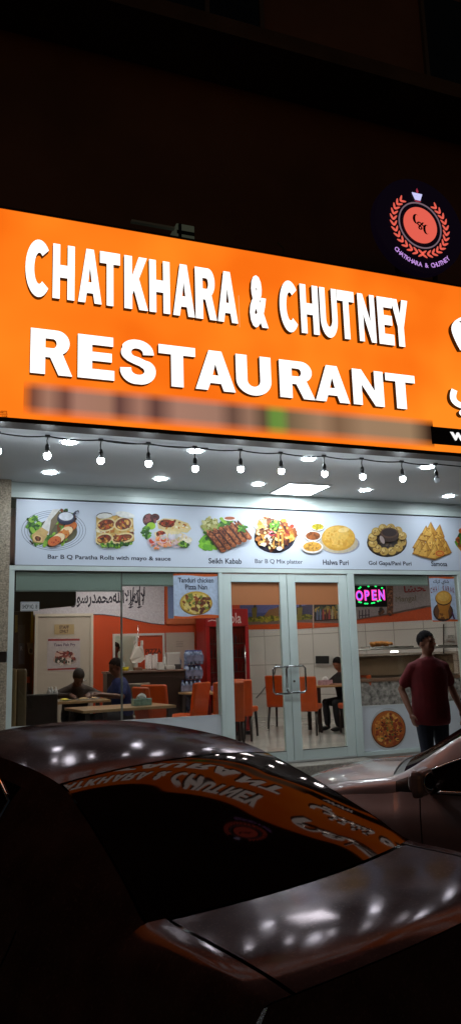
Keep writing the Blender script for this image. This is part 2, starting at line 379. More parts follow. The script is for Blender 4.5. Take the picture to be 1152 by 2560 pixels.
bb = B(); bb.box(-1.62, 10.82, YS-.012, YS+.18, SB-.022, SB+.017); bb.box(-1.62, 10.82, YS-.008, YS+.18, ST+.001, ST+.022); bb.done('edge_trim', M('sign_trim', (.03,.015,.01), .5), sg)
for px_ in (598, 752):
    x, z = FY(px_, 790, YS); bb = B(); bb.box(x-.003, x+.003, YS-.0015, YS-.0005, z-.12, z+.22)
    bb.done('panel_joint', M('joint_pale', (.8,.4,.15), .5, emit=(1,.5,.2), es=.7), sg)
# letter outlines, each in a unit box
def arc(cx, cy, rx, ry, a0, a1, n=14): return [(cx+rx*math.cos(math.radians(a0+(a1-a0)*i/n)), cy+ry*math.sin(math.radians(a0+(a1-a0)*i/n))) for i in range(n+1)]
def stroke(pts, ws, sub=6):
    P = []
    n = len(pts)
    for i in range(n-1):
        p0, p1, p2, p3 = pts[max(i-1,0)], pts[i], pts[i+1], pts[min(i+2,n-1)]
        for k in range(sub):
            t = k/sub
            f = lambda a,b,c,d: .5*((2*b)+(-a+c)*t+(2*a-5*b+4*c-d)*t*t+(-a+3*b-3*c+d)*t**3)
            P.append((f(p0[0],p1[0],p2[0],p3[0]), f(p0[1],p1[1],p2[1],p3[1]), ws[i]+(ws[i+1]-ws[i])*t))
    P.append((*pts[-1], ws[-1])); Lf, Rt = [], []
    for i, p in enumerate(P):
        a, b = P[max(i-1,0)], P[min(i+1,len(P)-1)]; d = Vector((b[0]-a[0], b[1]-a[1])).normalized()
        Lf.append((p[0]-d.y*p[2], p[1]+d.x*p[2])); Rt.append((p[0]+d.y*p[2], p[1]-d.x*p[2]))
    return Lf+Rt[::-1]
GLY = {
 'C': [arc(.52,.5,.52,.52,42,318,30)+arc(.54,.5,.20,.285,-54,-306,22)],
 'H': [[(0,0),(0,1),(.325,1),(.325,.62),(.675,.62),(.675,1),(1,1),(1,0),(.675,0),(.675,.39),(.325,.39),(.325,0)]],
 'A': [[(0,0),(.34,1),(.66,1),(1,0),(.70,0),(.635,.18),(.365,.18),(.30,0)], [(.425,.38),(.575,.38),(.5,.68)]],
 'T': [[(.335,0),(.335,.78),(0,.78),(0,1),(1,1),(1,.78),(.665,.78),(.665,0)]],
 'K': [[(0,0),(0,1),(.33,1),(.33,.62),(.62,1),(.97,1),(.62,.585),(1,0),(.63,0),(.41,.36),(.33,.27),(.33,0)]],
 'R': [[(0,0),(0,1),(.60,1)]+arc(.62,.725,.31,.275,84,-62,14)+[(.79,.43),(1,0),(.67,0),(.47,.38),(.35,.385),(.35,0)], [(.35,.80),(.52,.80)]+arc(.53,.695,.09,.105,80,-80,8)+[(.35,.59)]],
 'U': [[(0,1),(.315,1),(.315,.37)]+arc(.5,.36,.185,.165,180,360,10)+[(.685,1),(1,1),(1,.37)]+arc(.5,.36,.5,.385,0,-180,20)],
 'N': [[(0,0),(0,1),(.30,1),(.71,.42),(.71,1),(1,1),(1,0),(.71,0),(.29,.58),(.29,0)]],
 'E': [[(0,0),(0,1),(.97,1),(.97,.785),(.39,.785),(.39,.62),(.93,.62),(.93,.415),(.39,.415),(.39,.225),(1,.225),(1,0)]],
 'Y': [[(.325,0),(.325,.41),(0,1),(.36,1),(.5,.67),(.64,1),(1,1),(.675,.41),(.675,0)]],
 'S': [[(.04,.335),(.335,.355)]+arc(.51,.315,.175,.115,170,270,8)[1:]+arc(.53,.295,.16,.095,-90,60,10)+[(.56,.405),(.40,.45),(.24,.505)]+arc(.335,.705,.27,.2,230,150,8)+arc(.47,.73,.42,.29,150,90,8)+arc(.50,.73,.44,.29,85,0,12)[:-1]+[(.95,.695),(.655,.675)]+arc(.50,.70,.155,.115,0,90,8)[1:]+arc(.47,.72,.135,.095,95,250,10)+[(.55,.605),(.73,.545)]+arc(.70,.315,.295,.235,68,0,9)+arc(.56,.30,.435,.32,0,-90,12)[1:]+arc(.46,.31,.425,.33,-85,-170,12)],
}
LW = M('letter_white', (.8,.8,.78), .4, emit=(1,.985,.95), es=1.5)
LS = M('letter_return', (.030,.030,.028), .6)
DEP = .058
def raised(data, x0, x1, z0, z1, dep=DEP, name='letter'):
    V, F, N = data; mx0, mx1 = min(p.x for p in V), max(p.x for p in V); my0, my1 = min(p.y for p in V), max(p.y for p in V); zt = max(p.z for p in V)
    me = bpy.data.meshes.new(name)
    me.from_pydata([(x0+(p.x-mx0)/(mx1-mx0)*(x1-x0), YS-.003-(dep if p.z > 0 else 0), z0+(p.y-my0)/(my1-my0)*(z1-z0)) for p in V], [], F)
    for p, n in zip(me.polygons, N): p.material_index = 0 if n > .5 else 1
    return link_mesh(name, me, [LW, LS], sg)
R1 = [('C',63,123.4),('H',131.5,188.5),('A',195,256),('T',249,302),('K',310,371),('H',372.4,426),('A',431,487),('R',487,541.7),('A',541.7,593.8),('&',622,669),('C',697,742.6),('H',749,796),('U',798,842.6),('T',841.6,886),('N',893,937),('E',941.6,981.7),('Y',976.5,1020.7)]
R2 = [('R',75.5,183),('E',193.8,287.5),('S',299.5,390.6),('T',395.8,489.6),('A',487,588.5),('U',588.5,678),('R',696.8,786),('A',785,872),('N',879,958),('T',962,1037.4)]
for row, zA, zB, vA in ((R1, (4.552,5.095), (4.530,5.078), (675,800)), (R2, (3.816,4.246), (3.830,4.215), (880,975))):
    for i, (ch, u0, u1) in enumerate(row):
        k = u0/1030; v = vA[0]+(vA[1]-vA[0])*k
        yl = YS-DEP; x0, x1 = FY(u0+1.2, v, yl)[0], FY(u1-1.4, v, yl)[0]
        z0, z1 = zA[0]+(zB[0]-zA[0])*k-.012, zA[1]+(zB[1]-zA[1])*k-.018
        if ch in 'CSU&': z0 -= .012; z1 += 0 if ch == 'U' else .012
        d = poly_data(GLY[ch], .5) if ch in GLY else text_data('&', .05, .5)
        raised(d, x0, x1, z0, z1)
# Arabic name, running on beyond the picture
AR1 = '\uFEE2\uFECC\uFEC4\uFEE3'; AR2 = '\uFEF2\uFEE8\uFE98\uFEB8\uFE97 \uFEE9\uFEAD\uFE8E\uFEA8\uFEB7'
raised(text_data(AR1, .035, .5), 5.17, 8.0, 4.57, 5.2)
raised(text_data(AR2, .03, .5), 5.07, 8.1, 3.80, 4.35)
# contact strip with its blurred print, then the black web strip
bb = B(); bb.box(4.83, 10.0, YS-.004, YS-.001, 3.478, 3.672); bb.done('web_strip', M('strip_black', (.012,.004,.003), .4), sg)
V, F, N = text_data('www', .035, 0)
me = bpy.data.meshes.new('web_lettering'); mx = max(p.x for p in V); my = max(p.y for p in V)
me.from_pydata([(5.085+p.x/mx*.55, YS-.0045-.001, 3.545+p.y/my*.085) for p in V], [], F)
link_mesh('web_lettering', me, M('strip_white', (.8,.8,.8), .5, emit=(1,1,1), es=1.0), sg)
def smudge():
    m = M('faded_contact_print', (.3,.2,.15), .5); t = m.node_tree; b = t.nodes['Principled BSDF']; out = t.nodes['Material Output']
    tc = t.nodes.new('ShaderNodeTexCoord'); sp = t.nodes.new('ShaderNodeSeparateXYZ'); t.links.new(tc.outputs['Generated'], sp.inputs[0])
    r = t.nodes.new('ShaderNodeValToRGB'); cr = r.color_ramp
    cols = [(0,(225,110,30)),(.02,(120,74,58)),(.05,(165,120,100)),(.085,(110,72,62)),(.11,(168,122,104)),(.175,(162,118,98)),(.20,(100,66,60)),(.245,(164,118,100)),(.28,(96,64,58)),(.33,(168,124,106)),(.42,(160,120,102)),(.46,(104,76,64)),(.50,(150,114,94)),(.535,(98,76,58)),(.56,(104,140,62)),(.58,(108,142,64)),(.605,(120,98,72)),(.68,(160,126,98)),(.73,(126,96,72)),(.80,(158,126,98)),(.93,(156,126,96)),(.985,(70,48,34)),(1,(20,10,6))]
    while len(cr.elements) < len(cols): cr.elements.new(.5)
    for e, (p, c) in zip(cr.elements, cols): e.position = p; e.color = (*rgb(*c), 1)
    t.links.new(sp.outputs['X'], r.inputs[0])
    b.inputs['Base Color'].default_value = (.02,.01,.01,1); t.links.new(r.outputs[0], b.inputs['Emission Color']); b.inputs['Emission Strength'].default_value = 1.0
    mr = t.nodes.new('ShaderNodeValToRGB'); e = mr.color_ramp.elements; e[0].position = 0; e[0].color = (0,0,0,1); e[1].position = 1; e[1].color = (0,0,0,1)
    for p, v in ((.12,.6), (.32,1), (.72,1), (.9,.5)): q = e.new(p); q.color = (v,v,v,1)
    t.links.new(sp.outputs['Z'], mr.inputs[0]); t.links.new(mr.outputs[0], b.inputs['Alpha']); return m
bb = B(); bb.quad((.60,YS-.003,3.43), (4.86,YS-.003,3.43), (4.86,YS-.003,3.755), (.60,YS-.003,3.755)); bb.done('contact_strip', smudge(), sg)
p = Print((0,YS,0)); p.text('ARTS', ((1,1026),(19,1035)), (.16,.02,.004)); p.text('S 168', ((-3,1037),(19,1045)), (.16,.02,.004)); p.line([(-4,1036),(20,1036.5)], 1.2, (.16,.02,.004))
p.done('maker_lettering', sg)
# ================================================================ round logo sign above the main sign
LX, LZ = FY(1046.3, 566, YS)
lg = thing('round_logo_sign', 'round black disc sign with coral wreath and medallion glowing violet', 'sign', (LX, YS, LZ))
def disc(bb, r, y0, y1, n=56, r_in=0):
    if not r_in: bb.cone((LX,y1,LZ), (LX,y0,LZ), r, r, n); return
    for i in range(n):
        a, b = 2*math.pi*i/n, 2*math.pi*(i+1)/n; q = lambda r_, t, y: (LX+r_*math.cos(t), y, LZ+r_*math.sin(t))
        bb.quad(q(r_in,a,y0), q(r,a,y0), q(r,b,y0), q(r_in,b,y0)); bb.quad(q(r,a,y0), q(r,a,y1), q(r,b,y1), q(r,b,y0)); bb.quad(q(r_in,a,y1), q(r_in,a,y0), q(r_in,b,y0), q(r_in,b,y1))
LY = YS-.02
bb = B(); disc(bb, .575, LY, YS+.10); bb.done('backing_disc', M('disc_black', (.012,.008,.016), .45, emit=(.5,.22,.8), es=.004), lg)
bb = B(); disc(bb, .285, LY-.006, LY-.001, r_in=.270); bb.done('ring', M('ring_grey', (.1,.08,.1), .5, emit=(.42,.27,.33), es=.45), lg)
CO = M('coral_light', (.5,.12,.1), .5, emit=rgb(232,98,82), es=.95)
bb = B(); disc(bb, .220, LY-.010, LY-.001); md = bb.done('medallion', CO, lg)
p = Print((0,LY-.0105,0)); p.step = .001
for body, cx, cz, wd, ht in (('C', -.055, .065, .09, .12), ('&', .0, -.012, .10, .10), ('C', .07, -.045, .085, .12)):
    if body == 'C':
        b0 = len(p.V); outl = arc(cx, cz, wd*.5, ht*.5, 48, 312, 18)+arc(cx+wd*.14, cz, wd*.26, ht*.44, 300, 60, 18)[0:]
        p.poly([(LX+a, LZ+b) for a, b in outl], (.03,.004,.012), px=False)
    else: p.text('&', ((LX+cx-wd/2, LZ+cz-ht/2), (LX+cx+wd/2, LZ+cz+ht/2)), (.03,.004,.012), .012, metric=True)
p.done('monogram', lg)
bb = B()
for sgn in (-1, 1):
    for k in range(13):
        t = -86+k*(86+52)/12.; 
        for side in (-1, 1):
            th = math.radians(t); rr = .352; c = Vector((math.cos(th)*rr*sgn, 0, math.sin(th)*rr))
            tang = Vector((-math.sin(th)*sgn, 0, math.cos(th))); rad = Vector((math.cos(th)*sgn, 0, math.sin(th)))
            d = (tang*.92+rad*side*.62).normalized(); nrm = Vector((-d.z, 0, d.x)); c2 = c+rad*side*.022; L, Wd = .040, .0125; P = []
            for i in range(12):
                a = 2*math.pi*i/12; P.append(c2+d*(math.cos(a)*L)+nrm*(math.sin(a)*Wd*(1-.25*math.cos(a))))
            f = [bb.bm.verts.new((LX+q.x, LY-.005, LZ+q.z)) for q in P]; g = [bb.bm.verts.new((LX+q.x, LY-.0015, LZ+q.z)) for q in P]
            bb._f(f); 
            for i in range(12): bb._f([f[i], f[(i+1)%12], g[(i+1)%12], g[i]])
bb.done('wreath', CO, lg)
bb = B()
def zprism(bb, pts, y0, y1):
    f = [bb.bm.verts.new((a,y0,b)) for a,b in pts]; g = [bb.bm.verts.new((a,y1,b)) for a,b in pts]; bb._f(f); bb._f(g[::-1])
    for i in range(len(pts)): bb._f([f[i], g[i], g[(i+1)%len(pts)], f[(i+1)%len(pts)]])
zprism(bb, [(LX-.075,LZ+.40),(LX+.06,LZ+.40),(LX+.055,LZ+.375),(LX-.07,LZ+.375)], LY-.006, LY-.001)
zprism(bb, [(LX-.066,LZ+.37),(LX+.051,LZ+.37),(LX+.03,LZ+.315),(LX-.04,LZ+.315)], LY-.006, LY-.001)
bw_ = bb.done('bowl', M('bowl_light', (.5,.5,.6), .5, emit=(.62,.62,1.0), es=.95), lg)
bb = B(); zprism(bb, [(LX-.05,LZ+.306),(LX+.04,LZ+.306),(LX+.02,LZ+.292),(LX-.03,LZ+.292)], LY-.006, LY-.001); bb.done('saucer', M('flame_red', (.2,.02,.02), .5, emit=(.35,.03,.06), es=.9), lg)
bb = B(); zprism(bb, [(LX-.012,LZ+.41),(LX+.006,LZ+.405),(LX+.012,LZ+.43),(LX-.004,LZ+.465),(LX-.016,LZ+.435)], LY-.006, LY-.001)
bb.done('flame', M('flame_red', (.2,.02,.02), .5, emit=(.35,.03,.06), es=.9), lg)
s_ = 'CHATKHARA & CHUTNEY'; bb = B(); bb.bm.free(); Vs, Fs = [], []
for i, ch in enumerate(s_):
    if ch == ' ': continue
    V, F, N = text_data(ch, .02, 0); t = math.radians(-90-44+88*i/(len(s_)-1)); R0 = .487; cxm = (min(p.x for p in V)+max(p.x for p in V))/2
    b0 = len(Vs); k = .076
    rd = Vector((math.cos(t), 0, math.sin(t))); tg = Vector((-math.sin(t), 0, math.cos(t)))
    for p_ in V:
        q = rd*R0 + tg*((p_.x-cxm)*k*.92) - rd*((p_.y-.34)*k); Vs.append((LX+q.x, LY-.002, LZ+q.z))
    Fs += [tuple(b0+j for j in f) for f in F]
me = bpy.data.meshes.new('arc_lettering'); me.from_pydata(Vs, [], Fs); link_mesh('arc_lettering', me, M('violet_light', (.4,.2,.5), .5, emit=(.62,.33,.85), es=.9), lg)
bb = B()
for dx in (-.25, .25): bb.box(LX+dx-.02, LX+dx+.02, YS+.1, YS+.14, ST+.0225, LZ-.1)
bb.done('bracket', M('sign_trim'), lg)

# small pale window unit above the sign; added glow imitates street light on it
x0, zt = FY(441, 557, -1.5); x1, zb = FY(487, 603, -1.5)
ac = thing('window_unit', 'small pale greenish window unit just above the orange sign, with added glow', 'window', ((x0+x1)/2, -1.5, 5.6))
ACM = M('unit_added_glow', (.30,.33,.28), .6, nz=6, emit=(.75,.9,.62), es=.03)
bb = B(); bb.rbox(x0, x1, -1.5, -1.15, 5.75, zt, .01); bb.done('pane', ACM, ac)  # solid body of the unit; its glow is added
bb = B(); bb.box(x0+.004, x1-.004, -1.505, -1.501, zt-.13, zt-.085); bb.box(x0+.02, x0+.05, -1.53, -1.501, 5.8, zt-.02); bb.done('unit_dark_strip', M('led_black', (.008,.008,.012), .4), ac)
bb = B(); bb.box(x0-.5, x0-.003, -1.45, -1.40, zt-.045, zt-.02); bb.done('ledge', M('ledge_added_glow', (.3,.3,.26), .6, emit=(.75,.85,.62), es=.006), ac)  # glow put into the ledge material, though it is no lamp
bb = B(); bb.box(x0-.06,x1+.02,-1.52,-.901,5.70,5.748); bb.done('sill', M('sign_trim'), ac)
bb = B(); ax, az = FY(706, 628, -1.5); bb.tube([(ax-.06,-1.5,az+.1),(ax+.02,-1.5,az+.03),(ax,-1.5,az-.06),(ax+.01,-1.5,5.2)], .008, 6)
tag(bb.done('loose_cable', M('cable_grey', (.10,.10,.10), .6)), 'loose cable poking up behind the orange sign', 'cable')

# ================================================================ lamps under the soffit
LAMP = M('lamp_white', (.8,.8,.8), .5, emit=(.82,.93,1.0), es=150)
TRIM = M('lamp_trim', (.75,.75,.75), .35)
nearx = [-.2, 1.085, 2.36, 3.63, 5.15, 6.45]; farx = [1.073, 2.336, 3.571, 5.068, 6.423]
def downlight(x, y, label):
    t = thing('downlight', label, 'ceiling light', (x, y, ZS), group='round downlights in the soffit')
    bb = B(); n = 24
    for r0, r1, z0, z1 in ((.088,.082,-.004,-.010), (.082,.068,-.010,-.006)):
        A = bb.ring((x,y,ZS+z0), Vector((r0,0,0)), Vector((0,r0,0)), n); D = bb.ring((x,y,ZS+z1), Vector((r1,0,0)), Vector((0,r1,0)), n)
        for i in range(n): bb._f([A[i], A[(i+1)%n], D[(i+1)%n], D[i]])
    bb.done('trim', TRIM, t)
    bb = B(); bb.cone((x,y,ZS-.003), (x,y,ZS-.0065), .0675, .0675, 24); bb.done('diffuser', LAMP, t)
for i, x in enumerate(nearx[1:5]): downlight(x, -1.84, f'{ordinal(i)} round downlight from the pillar, in the row nearer the string of bulbs')
downlight(6.42, -1.84, 'round downlight beyond the row nearer the string of bulbs, outside the picture')
for i, x in enumerate(farx): downlight(x, -.59 if i < 4 else -.51, f'{ordinal(i)} round downlight from the pillar, in the row nearer the food banner')
cl = thing('ceiling_light', 'square bright light panel recessed in the soffit above the food banner', 'ceiling light', (4.2, -.45, ZS))
bb = B()
for a in ((3.90,4.50,-.76,-.735), (3.90,4.50,-.175,-.15), (3.90,3.925,-.734,-.176), (4.475,4.50,-.734,-.176)): bb.box(*a, ZS-.016, ZS-.001)
bb.done('frame', TRIM, cl)
bb = B(); bb.box(3.926, 4.474, -.733, -.177, ZS-.012, ZS-.002); bb.done('diffuser', M('panel_light', (.8,.8,.8), .5, emit=(.86,.95,1), es=26), cl)

sl = thing('string_lights', 'black cable of hanging round bulbs strung along the soffit behind the sign', 'string lights', (3, -2.05, ZS))
bulbs = [(-5,1128),(120,1140),(252,1152),(373,1159),(488,1172),(602,1173),(704,1178),(811,1185),(907,1192),(1006,1197),(1092,1201)]
BY = -2.05; CBK = M('cable_black', (.012,.012,.012), .5)
BULB = M('bulb_lit', (.9,.9,.9), .2, emit=(.86,.95,1.0), es=64); BOFF = M('bulb_unlit_added_glow', (.45,.48,.5), .15, emit=(.8,.9,1), es=.12)  # the unlit bulb has a faint glow put into its material
tops = []
for i, (u, v) in enumerate(bulbs):
    x, z = FY(u, v, BY); x = x+random.uniform(-.006,.006); tops.append((x, min(z+.215, 3.352)))
    bb = B(); zt_ = tops[-1][1]; bb.tube([(x+.004,BY,zt_), (x-.003,BY,(zt_+z+.11)/2), (x,BY,z+.11)], .006, 6); pe = bb.done('drop_cord', CBK, sl)
    bb = B(); bb.lathe((x,BY,z+.052), [(.017,0),(.021,.004),(.021,.035),(.017,.05),(.010,.062)], 12); bb.done('socket', CBK, pe)
    bb = B(); bb.lathe((x,BY,z), [(.001,-.034),(.014,-.031),(.026,-.02),(.033,-.004),(.033,.008),(.029,.020)], 14); bb.mi = 1; bb.lathe((x,BY,z), [(.029,.0202),(.024,.030),(.018,.040),(.016,.052)], 14, False); bb.done('bulb', [BOFF if i == 10 else BULB, M('bulb_neck', (.34,.36,.38), .15)], pe)
pts = []
for (xa, za), (xb, zb) in zip([(-1.6, tops[0][1])]+tops, tops+[(7.5, tops[-1][1]+.01)]):
    for k in range(6): t = k/6; pts.append((xa+(xb-xa)*t, BY, za+(zb-za)*t-.035*4*t*(1-t)*.5+.006))
bb = B(); bb.tube(pts, .007, 6)
x, z = FY(255, 1100, BY+.02)[0], 3.366; x2, z2 = FY(520, 1112, BY+.02)[0], 3.36; bb.tube([(x+(x2-x)*k/8, BY+.02, z+(z2-z)*k/8-.012*math.sin(k/8*math.pi)) for k in range(9)], .005, 6)
for x, z in tops: bb.box(x-.022, x+.022, BY-.012, BY+.012, z-.004, z+.018)
bb.done('cable', CBK, sl)

# ================================================================ food banner
bn = thing('food_banner', 'long pale blue banner of printed dishes above the doors', 'banner', (4, -.01, 2.41))
bb = B(); bb.box(.768, 16, -.018, .10, 2.412, 3.188); bb.done('panel', M('banner_sheet', (.62,.675,.78), .42, nz=1.0, amt=.04), bn)
bb = B(); bb.box(.760, 16, -.0195, -.0182, 3.184, 3.192); bb.box(.760, 16, -.0195, -.0182, 2.409, 2.4135); bb.box(.7605, .7665, -.0195, -.0182, 2.4137, 3.1838); bb.done('border', M('black_rubber'), bn)
YB = -.0185
NV = rgb(20,26,52)
def picture(name='dish_picture'): return Print((0,YB,0))
for body, b in (('Bar B Q Paratha Rolls with mayo & sauce', ((120,1386),(427,1405))), ('Seikh Kabab', ((521,1395),(604,1410))), ('Bar B Q Mix platter', ((637,1397),(756,1413))), ('Halwa Puri', ((806,1399),(871,1413))), ('Gol Gapa/Pani Puri', ((920,1402),(1028,1417))), ('Samosa', ((1076,1403),(1117,1416)))):
    pr = picture(); pr.text(body, b, NV, .022); pr.done('caption', bn)
GRN = [rgb(96,150,40), rgb(60,110,30), rgb(140,185,60), rgb(40,80,25)]; BRN = [rgb(120,60,25), rgb(90,45,20), rgb(160,90,40), rgb(60,30,18)]
GLD = [rgb(205,140,50), rgb(180,110,40), rgb(225,175,90), rgb(140,75,30), rgb(110,50,25)]; RED = [rgb(170,50,25), rgb(200,90,40), rgb(130,35,20)]
CRM = [rgb(220,200,160), rgb(200,175,130), rgb(235,225,200)]
# 1 glass plate with a roll, bread slices and a dip bowl
d = picture(); 
for r_ in (80,73,66,58): d.rimg(135,1326,r_,r_*.62,1.2,rgb(110,120,140))
d.ellipse(140,1330,54,32,rgb(100,96,70)); d.bits(118,1348,50,18,60,6,GRN+[rgb(50,40,25)]); d.bits(88,1312,16,18,40,7,GRN); d.bits(160,1300,30,25,40,6,GRN+BRN)
d.poly([(102,1322),(132,1274),(150,1273),(146,1300),(122,1338),(104,1336)], rgb(215,212,208)); d.poly([(128,1300),(150,1274),(146,1302),(122,1338)], rgb(120,105,80))
d.poly([(80,1338),(104,1318),(122,1330),(108,1358),(84,1356)], rgb(200,165,105)); d.ellipse(95,1347,12,9,rgb(225,190,130),30); d.ellipse(95,1347,8,6,rgb(90,45,25),30); d.bits(95,1347,6,5,14,2.5,BRN)
for u, v, c in ((176,1318,rgb(205,110,50)),(166,1330,rgb(230,205,160)),(157,1339,rgb(210,130,60)),(146,1347,rgb(230,205,165)),(136,1354,rgb(205,105,50))): d.ellipse(u,v,18,12,rgb(120,70,30),-25); d.ellipse(u,v-1,17,11,c,-25); d.bits(u,v,10,6,7,2.4,RED)
d.ellipse(165,1298,22,15,rgb(35,38,58)); d.ellipse(165,1293,21,13,rgb(60,62,85)); d.ellipse(165,1292,18,10.5,rgb(215,218,228)); d.line([(183,1288),(190,1281),(197,1279)],6,rgb(45,48,68)); d.ellipse(193,1282,3,2,rgb(190,195,210))
d.done('dish_picture', bn)
# 2 cut wraps on lettuce
d = picture(); d.ellipse(287,1347,47,22,rgb(120,160,50),jag=.06); d.bits(287,1355,46,14,50,6,GRN)
d.poly([(241,1292),(262,1284),(285,1290),(310,1282),(333,1296),(336,1352),(300,1360),(262,1362),(241,1350)], rgb(205,170,95)); d.bits(288,1325,44,32,70,6,GLD+CRM)
for u, v, r_, q in ((265,1312,21,13),(308,1310,20,14),(260,1348,18,11),(306,1346,24,9)): d.ellipse(u,v,r_+4,q+4,rgb(228,205,150),-12); d.ellipse(u,v,r_,q,rgb(120,50,25),-12); d.bits(u,v,r_-3,q-3,30,3.5,RED+BRN+GLD)
d.ellipse(262,1290,20,7,rgb(225,222,215),-8); d.ellipse(312,1288,24,8,rgb(222,220,214),10); d.rimg(262,1291,20,8,2,rgb(70,60,50),a0=180,a1=330); d.bits(288,1363,36,5,30,4,GRN)
d.done('dish_picture', bn)
# 3 rolls with onion rings and lime
d = picture(); d.ellipse(372,1300,15,16,rgb(60,28,28)); d.ellipse(388,1293,11,9,rgb(75,30,30)); d.bits(376,1298,16,13,26,4,[rgb(90,35,35),rgb(45,18,20),rgb(130,70,70)]); d.ellipse(378,1315,11,9,rgb(150,190,50)); d.bits(366,1330,10,16,22,5,GRN)
d.poly([(392,1303),(410,1296),(440,1298),(470,1308),(478,1322),(468,1332),(430,1328),(396,1322)], rgb(216,195,140)); d.bits(440,1314,32,10,26,3.5,GLD+CRM); d.ellipse(417,1309,19,10,rgb(130,45,25),5); d.bits(417,1309,17,8,40,3,RED+BRN)
d.poly([(385,1332),(405,1324),(450,1330),(478,1346),(472,1360),(420,1362),(390,1352)], rgb(222,205,160)); d.ellipse(402,1336,12,9,rgb(150,60,30)); d.bits(402,1336,10,7,26,3,RED+BRN)
d.bits(430,1350,44,13,80,5,CRM+[rgb(210,205,215),rgb(190,190,180)]); d.bits(400,1358,26,14,30,5,[rgb(220,130,60),rgb(230,160,120),rgb(200,70,50)])
for u, v in ((378,1354),(396,1362),(432,1356),(408,1350),(440,1362)): d.rimg(u,v,9,7,2.2,rgb(225,190,200))
d.bits(458,1362,14,6,20,4,GRN); d.done('dish_picture', bn)
# 4 kebab sticks on leaves
d = picture(); d.bits(524,1358,26,16,50,8,[rgb(100,165,35),rgb(130,190,50)]); d.bits(560,1335,50,40,40,8,GRN); d.bits(525,1312,17,18,70,5,[rgb(170,165,95),rgb(200,195,140),rgb(130,130,60)]); d.ellipse(573,1297,16,5.5,rgb(230,220,215)); d.ellipse(573,1296,13,4,rgb(165,85,45))
for k in range(6):
    u0, v0 = 521+k*13.4, 1330-k*4.4; u1, v1 = u0+36-k*1.0, v0+45-k*1.5
    d.line([(u0-1,v0+1),(u1-1,v1+2)],15,rgb(60,28,15)); d.line([(u0,v0),((u0+u1)/2,(v0+v1)/2-2),(u1,v1)],13,rgb(134,66,32)); d.ellipse(u1,v1,7,6,rgb(158,84,44))
    for j in range(12): t = j/11; d.bits(u0+(u1-u0)*t, v0+(v1-v0)*t, 5, 4, 3, 2.6, [rgb(165,92,50),rgb(85,40,20),rgb(185,110,66)])
d.bits(600,1322,10,10,16,4,GRN); d.done('dish_picture', bn)
# 5 mixed grill on a black plate
d = picture(); d.ellipse(686,1344,51,39,rgb(24,20,36)); d.ellipse(686,1341,50,38,rgb(44,38,62)); d.ellipse(686,1339,44,32,rgb(36,28,40))
d.bits(686,1336,42,34,60,8,BRN+GLD); d.bits(666,1316,24,20,60,7,GLD+CRM); d.bits(710,1332,25,24,80,6,GLD+RED); d.bits(660,1345,18,22,40,7,GLD+CRM+BRN); d.bits(684,1316,10,14,30,4.5,GRN)
for u in (682,694,704): d.line([(u,1330),(u+2,1374)],7,rgb(60,30,15)); d.line([(u-1,1332),(u,1372)],5,rgb(205,140,60))
d.ellipse(677,1334,8,7,rgb(205,60,80)); d.ellipse(676,1333,4,3,rgb(235,200,210)); d.ellipse(696,1372,7,5,rgb(225,225,235)); d.bits(684,1340,40,32,40,3,[rgb(240,210,140),rgb(60,25,10)])
d.done('dish_picture', bn)
# 6 halwa puri with three bowls
d = picture(); d.ellipse(848,1360,50,26,rgb(150,150,165)); d.ellipse(846,1358,48,25,rgb(190,175,150)); d.ellipse(845,1345,42,32,rgb(200,150,55)); d.ellipse(845,1342,40,29,rgb(214,165,66)); d.ellipse(840,1336,30,20,rgb(220,176,84)); d.bits(845,1346,34,22,34,4,[rgb(205,150,55),rgb(222,178,90)]); d.ellipse(858,1325,14,6,rgb(232,200,128),-10)
for u, v, r_, q, c in ((793,1318,17,9,rgb(205,185,40)),(781,1341,21,13,rgb(140,75,30)),(779,1368,27,15,rgb(205,150,60))): d.ellipse(u,v+2,r_,q,rgb(120,110,105)); d.ellipse(u,v,r_,q,rgb(225,220,215)); d.ellipse(u,v-1,r_*.86,q*.8,c); d.bits(u,v-1,r_*.7,q*.6,26,3,[tuple(k*1.25 for k in c), tuple(k*.6 for k in c)])
d.done('dish_picture', bn)
# 7 pani puri round a bowl
d = picture(); d.ellipse(966,1356,50,37,rgb(38,30,28)); d.ellipse(966,1353,49,36,rgb(78,62,50)); d.ellipse(966,1350,42,30,rgb(52,42,36)); d.bits(966,1352,44,32,40,4,[rgb(96,78,60),rgb(60,46,38)])
for k in range(12):
    a = math.radians(k*30+12); u, v = 966+38*math.cos(a), 1351+30*math.sin(a)-2; d.ellipse(u,v+1.5,11.5,10.5,rgb(100,70,25)); d.ellipse(u,v,11,10,rgb(196,158,80)); d.ellipse(u-2,v-3,6,4.5,rgb(222,192,120)); d.bits(u,v,7,6,5,2,[rgb(150,110,50)])
d.ellipse(970,1338,24,18,rgb(60,38,28)); d.ellipse(970,1333,22,13,rgb(88,58,42)); d.ellipse(970,1332,18,10,rgb(48,28,24)); d.ellipse(952,1350,5,11,rgb(170,150,145),-25); d.done('dish_picture', bn)
